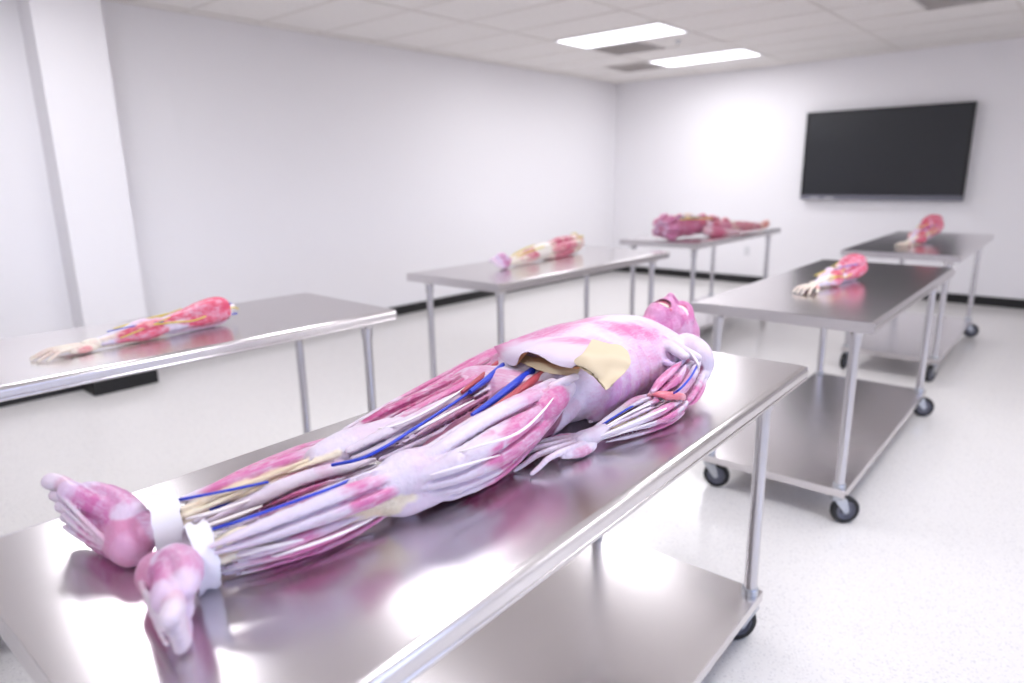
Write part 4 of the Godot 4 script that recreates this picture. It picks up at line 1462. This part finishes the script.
func torso_model() -> void:
	var t := limb_base("torso_model", tt(-2.75, 0, -5.9), "bulky pink torso model with one outstretched limb on the table near the corner")
	var mb := MB.new()
	var f := Field.new(tt(-3.2, -0.012, -6.85), tt(-2.4, 0.3, -5.25), 0.0075)
	var c1 := [226, 206, 218]
	var r1 := [204, 84, 122]
	var a := tt(-2.93, 0.1, -5.42)
	var b := tt(-2.84, 0.1, -5.85)
	var c := tt(-2.73, 0.07, -6.25)
	var d := tt(-2.58, 0.045, -6.72)
	var rng := RandomNumberGenerator.new()
	rng.seed = 40
	f.path([a, b], [0.088, 0.078], 0.03, sty([208, 160, 186], [186, 80, 118], 0.0, 1.0, 0.8))
	f.path([b, c, d], [0.062, 0.045, 0.026], 0.03, sty(c1, r1, 0.2, 0.7, 0.8))
	for k in 6:
		var o3 := Vector3(cos(k * 0.85 - 0.75), sin(k * 0.85 - 0.75), 0.0)
		f.muscle()
		f.path([a + o3 * 0.05 + Vector3(0, 0, 0.07), a + o3 * 0.08, a + o3 * 0.06 + Vector3(0, 0, -0.08)], [0.03, 0.052, 0.03], 0.004, sty([214, 176, 204], [200, 96, 140], 0.1, 0.8, 0.8), 1.0, Vector3.UP, 3, true)
	for k in 18:
		var u := 0.25 + 0.75 * k / 18.0
		var o := Vector3(rng.randf_range(-1, 1), rng.randf_range(0.2, 1.0), rng.randf_range(-0.5, 0.5)).normalized()
		var p: Vector3 = a.lerp(b, u * 2.0) if u < 0.5 else b.lerp(c, u * 2.0 - 1.0)
		var r := lerpf(0.1, 0.05, u)
		f.muscle()
		f.path([p + o * r * 0.8 + Vector3(-0.03, 0, 0.07), p + o * r, p + o * r * 0.7 + Vector3(0.04, -0.02, -0.09)], [0.012, rng.randf_range(0.028, 0.046), 0.012], 0.003, sty([232, 218, 204], r1, 0.2, 0.8, 0.15 if k % 3 == 0 else 1.0), 1.0, Vector3.UP, 3, true)
	f.join(0.012, 0.03, 0.004)
	for k in 6:
		var o := Vector3(cos(k * 1.05), sin(k * 1.05), 0)
		f.path([c + o * 0.04, c.lerp(d, 0.5) + o * 0.03, d + o * 0.018], [0.018, 0.022, 0.012], 0.004, sty([236, 224, 208], r1, 0.1 + 0.1 * (k % 3), 0.9, 0.9))
	f.path([b + Vector3(0.12, -0.04, 0.05), b + Vector3(0.15, -0.07, -0.12), c + Vector3(0.1, -0.05, -0.02)], [0.045, 0.045, 0.02], 0.01, sty([226, 190, 200], r1, 0.1, 0.6, 1.0))
	f.path([d + Vector3(0.0, -0.005, 0.02), d + Vector3(0.03, 0.03, -0.05)], [0.032, 0.034], 0.015, sty([236, 214, 200], [206, 110, 110], 0.1, 0.9, 0.8))
	f.floor_at(TY + 0.0015)
	f.emit(mb, paint)
	shift(mb, t)
	part("torso", mb, M.body, t)
	for k in 4:
		var m := MB.new()
		var o := Vector3(cos(k * 0.9 - 0.5) * 0.1, 0.075 + 0.008 * k, 0.03 * k)
		m.tube(smooth_path([a + o + Vector3(0, -0.0, -0.1), b.lerp(a, 0.3) + o * 0.95, b + o * 0.8 + Vector3(0.02, 0, -0.1)], 4), 0.005, 7)
		shift(m, t)
		part("nerve" if k != 2 else "vein", m, M.nerve if k != 2 else M.vein, t)

func build_specimens() -> void:
	arm_model("red arm model with outstretched pale hand on the table beside the pillar", tt(-2.598, 0.01, -0.572), tt(-2.612, 0.025, -0.765), tt(-2.638, 0.04, -1.0), tt(-2.662, 0.06, -1.245), 1.0, 31)
	leg_model()
	torso_model()
	arm_model("pink arm model with pale curled hand on the table before the television", tt(-1.063, 0.01, -3.30), tt(-1.05, 0.028, -3.47), tt(-1.02, 0.042, -3.72), tt(-0.995, 0.07, -3.96), -1.0, 32, [208, 78, 108], 1.25)
	arm_model("cream and red arm model with raised shoulder end, below the television", tt(-1.15, 0.012, -5.76), tt(-1.135, 0.03, -5.93), tt(-1.10, 0.06, -6.18), tt(-1.06, 0.14, -6.40), -1.0, 33, [200, 76, 100], 1.5)
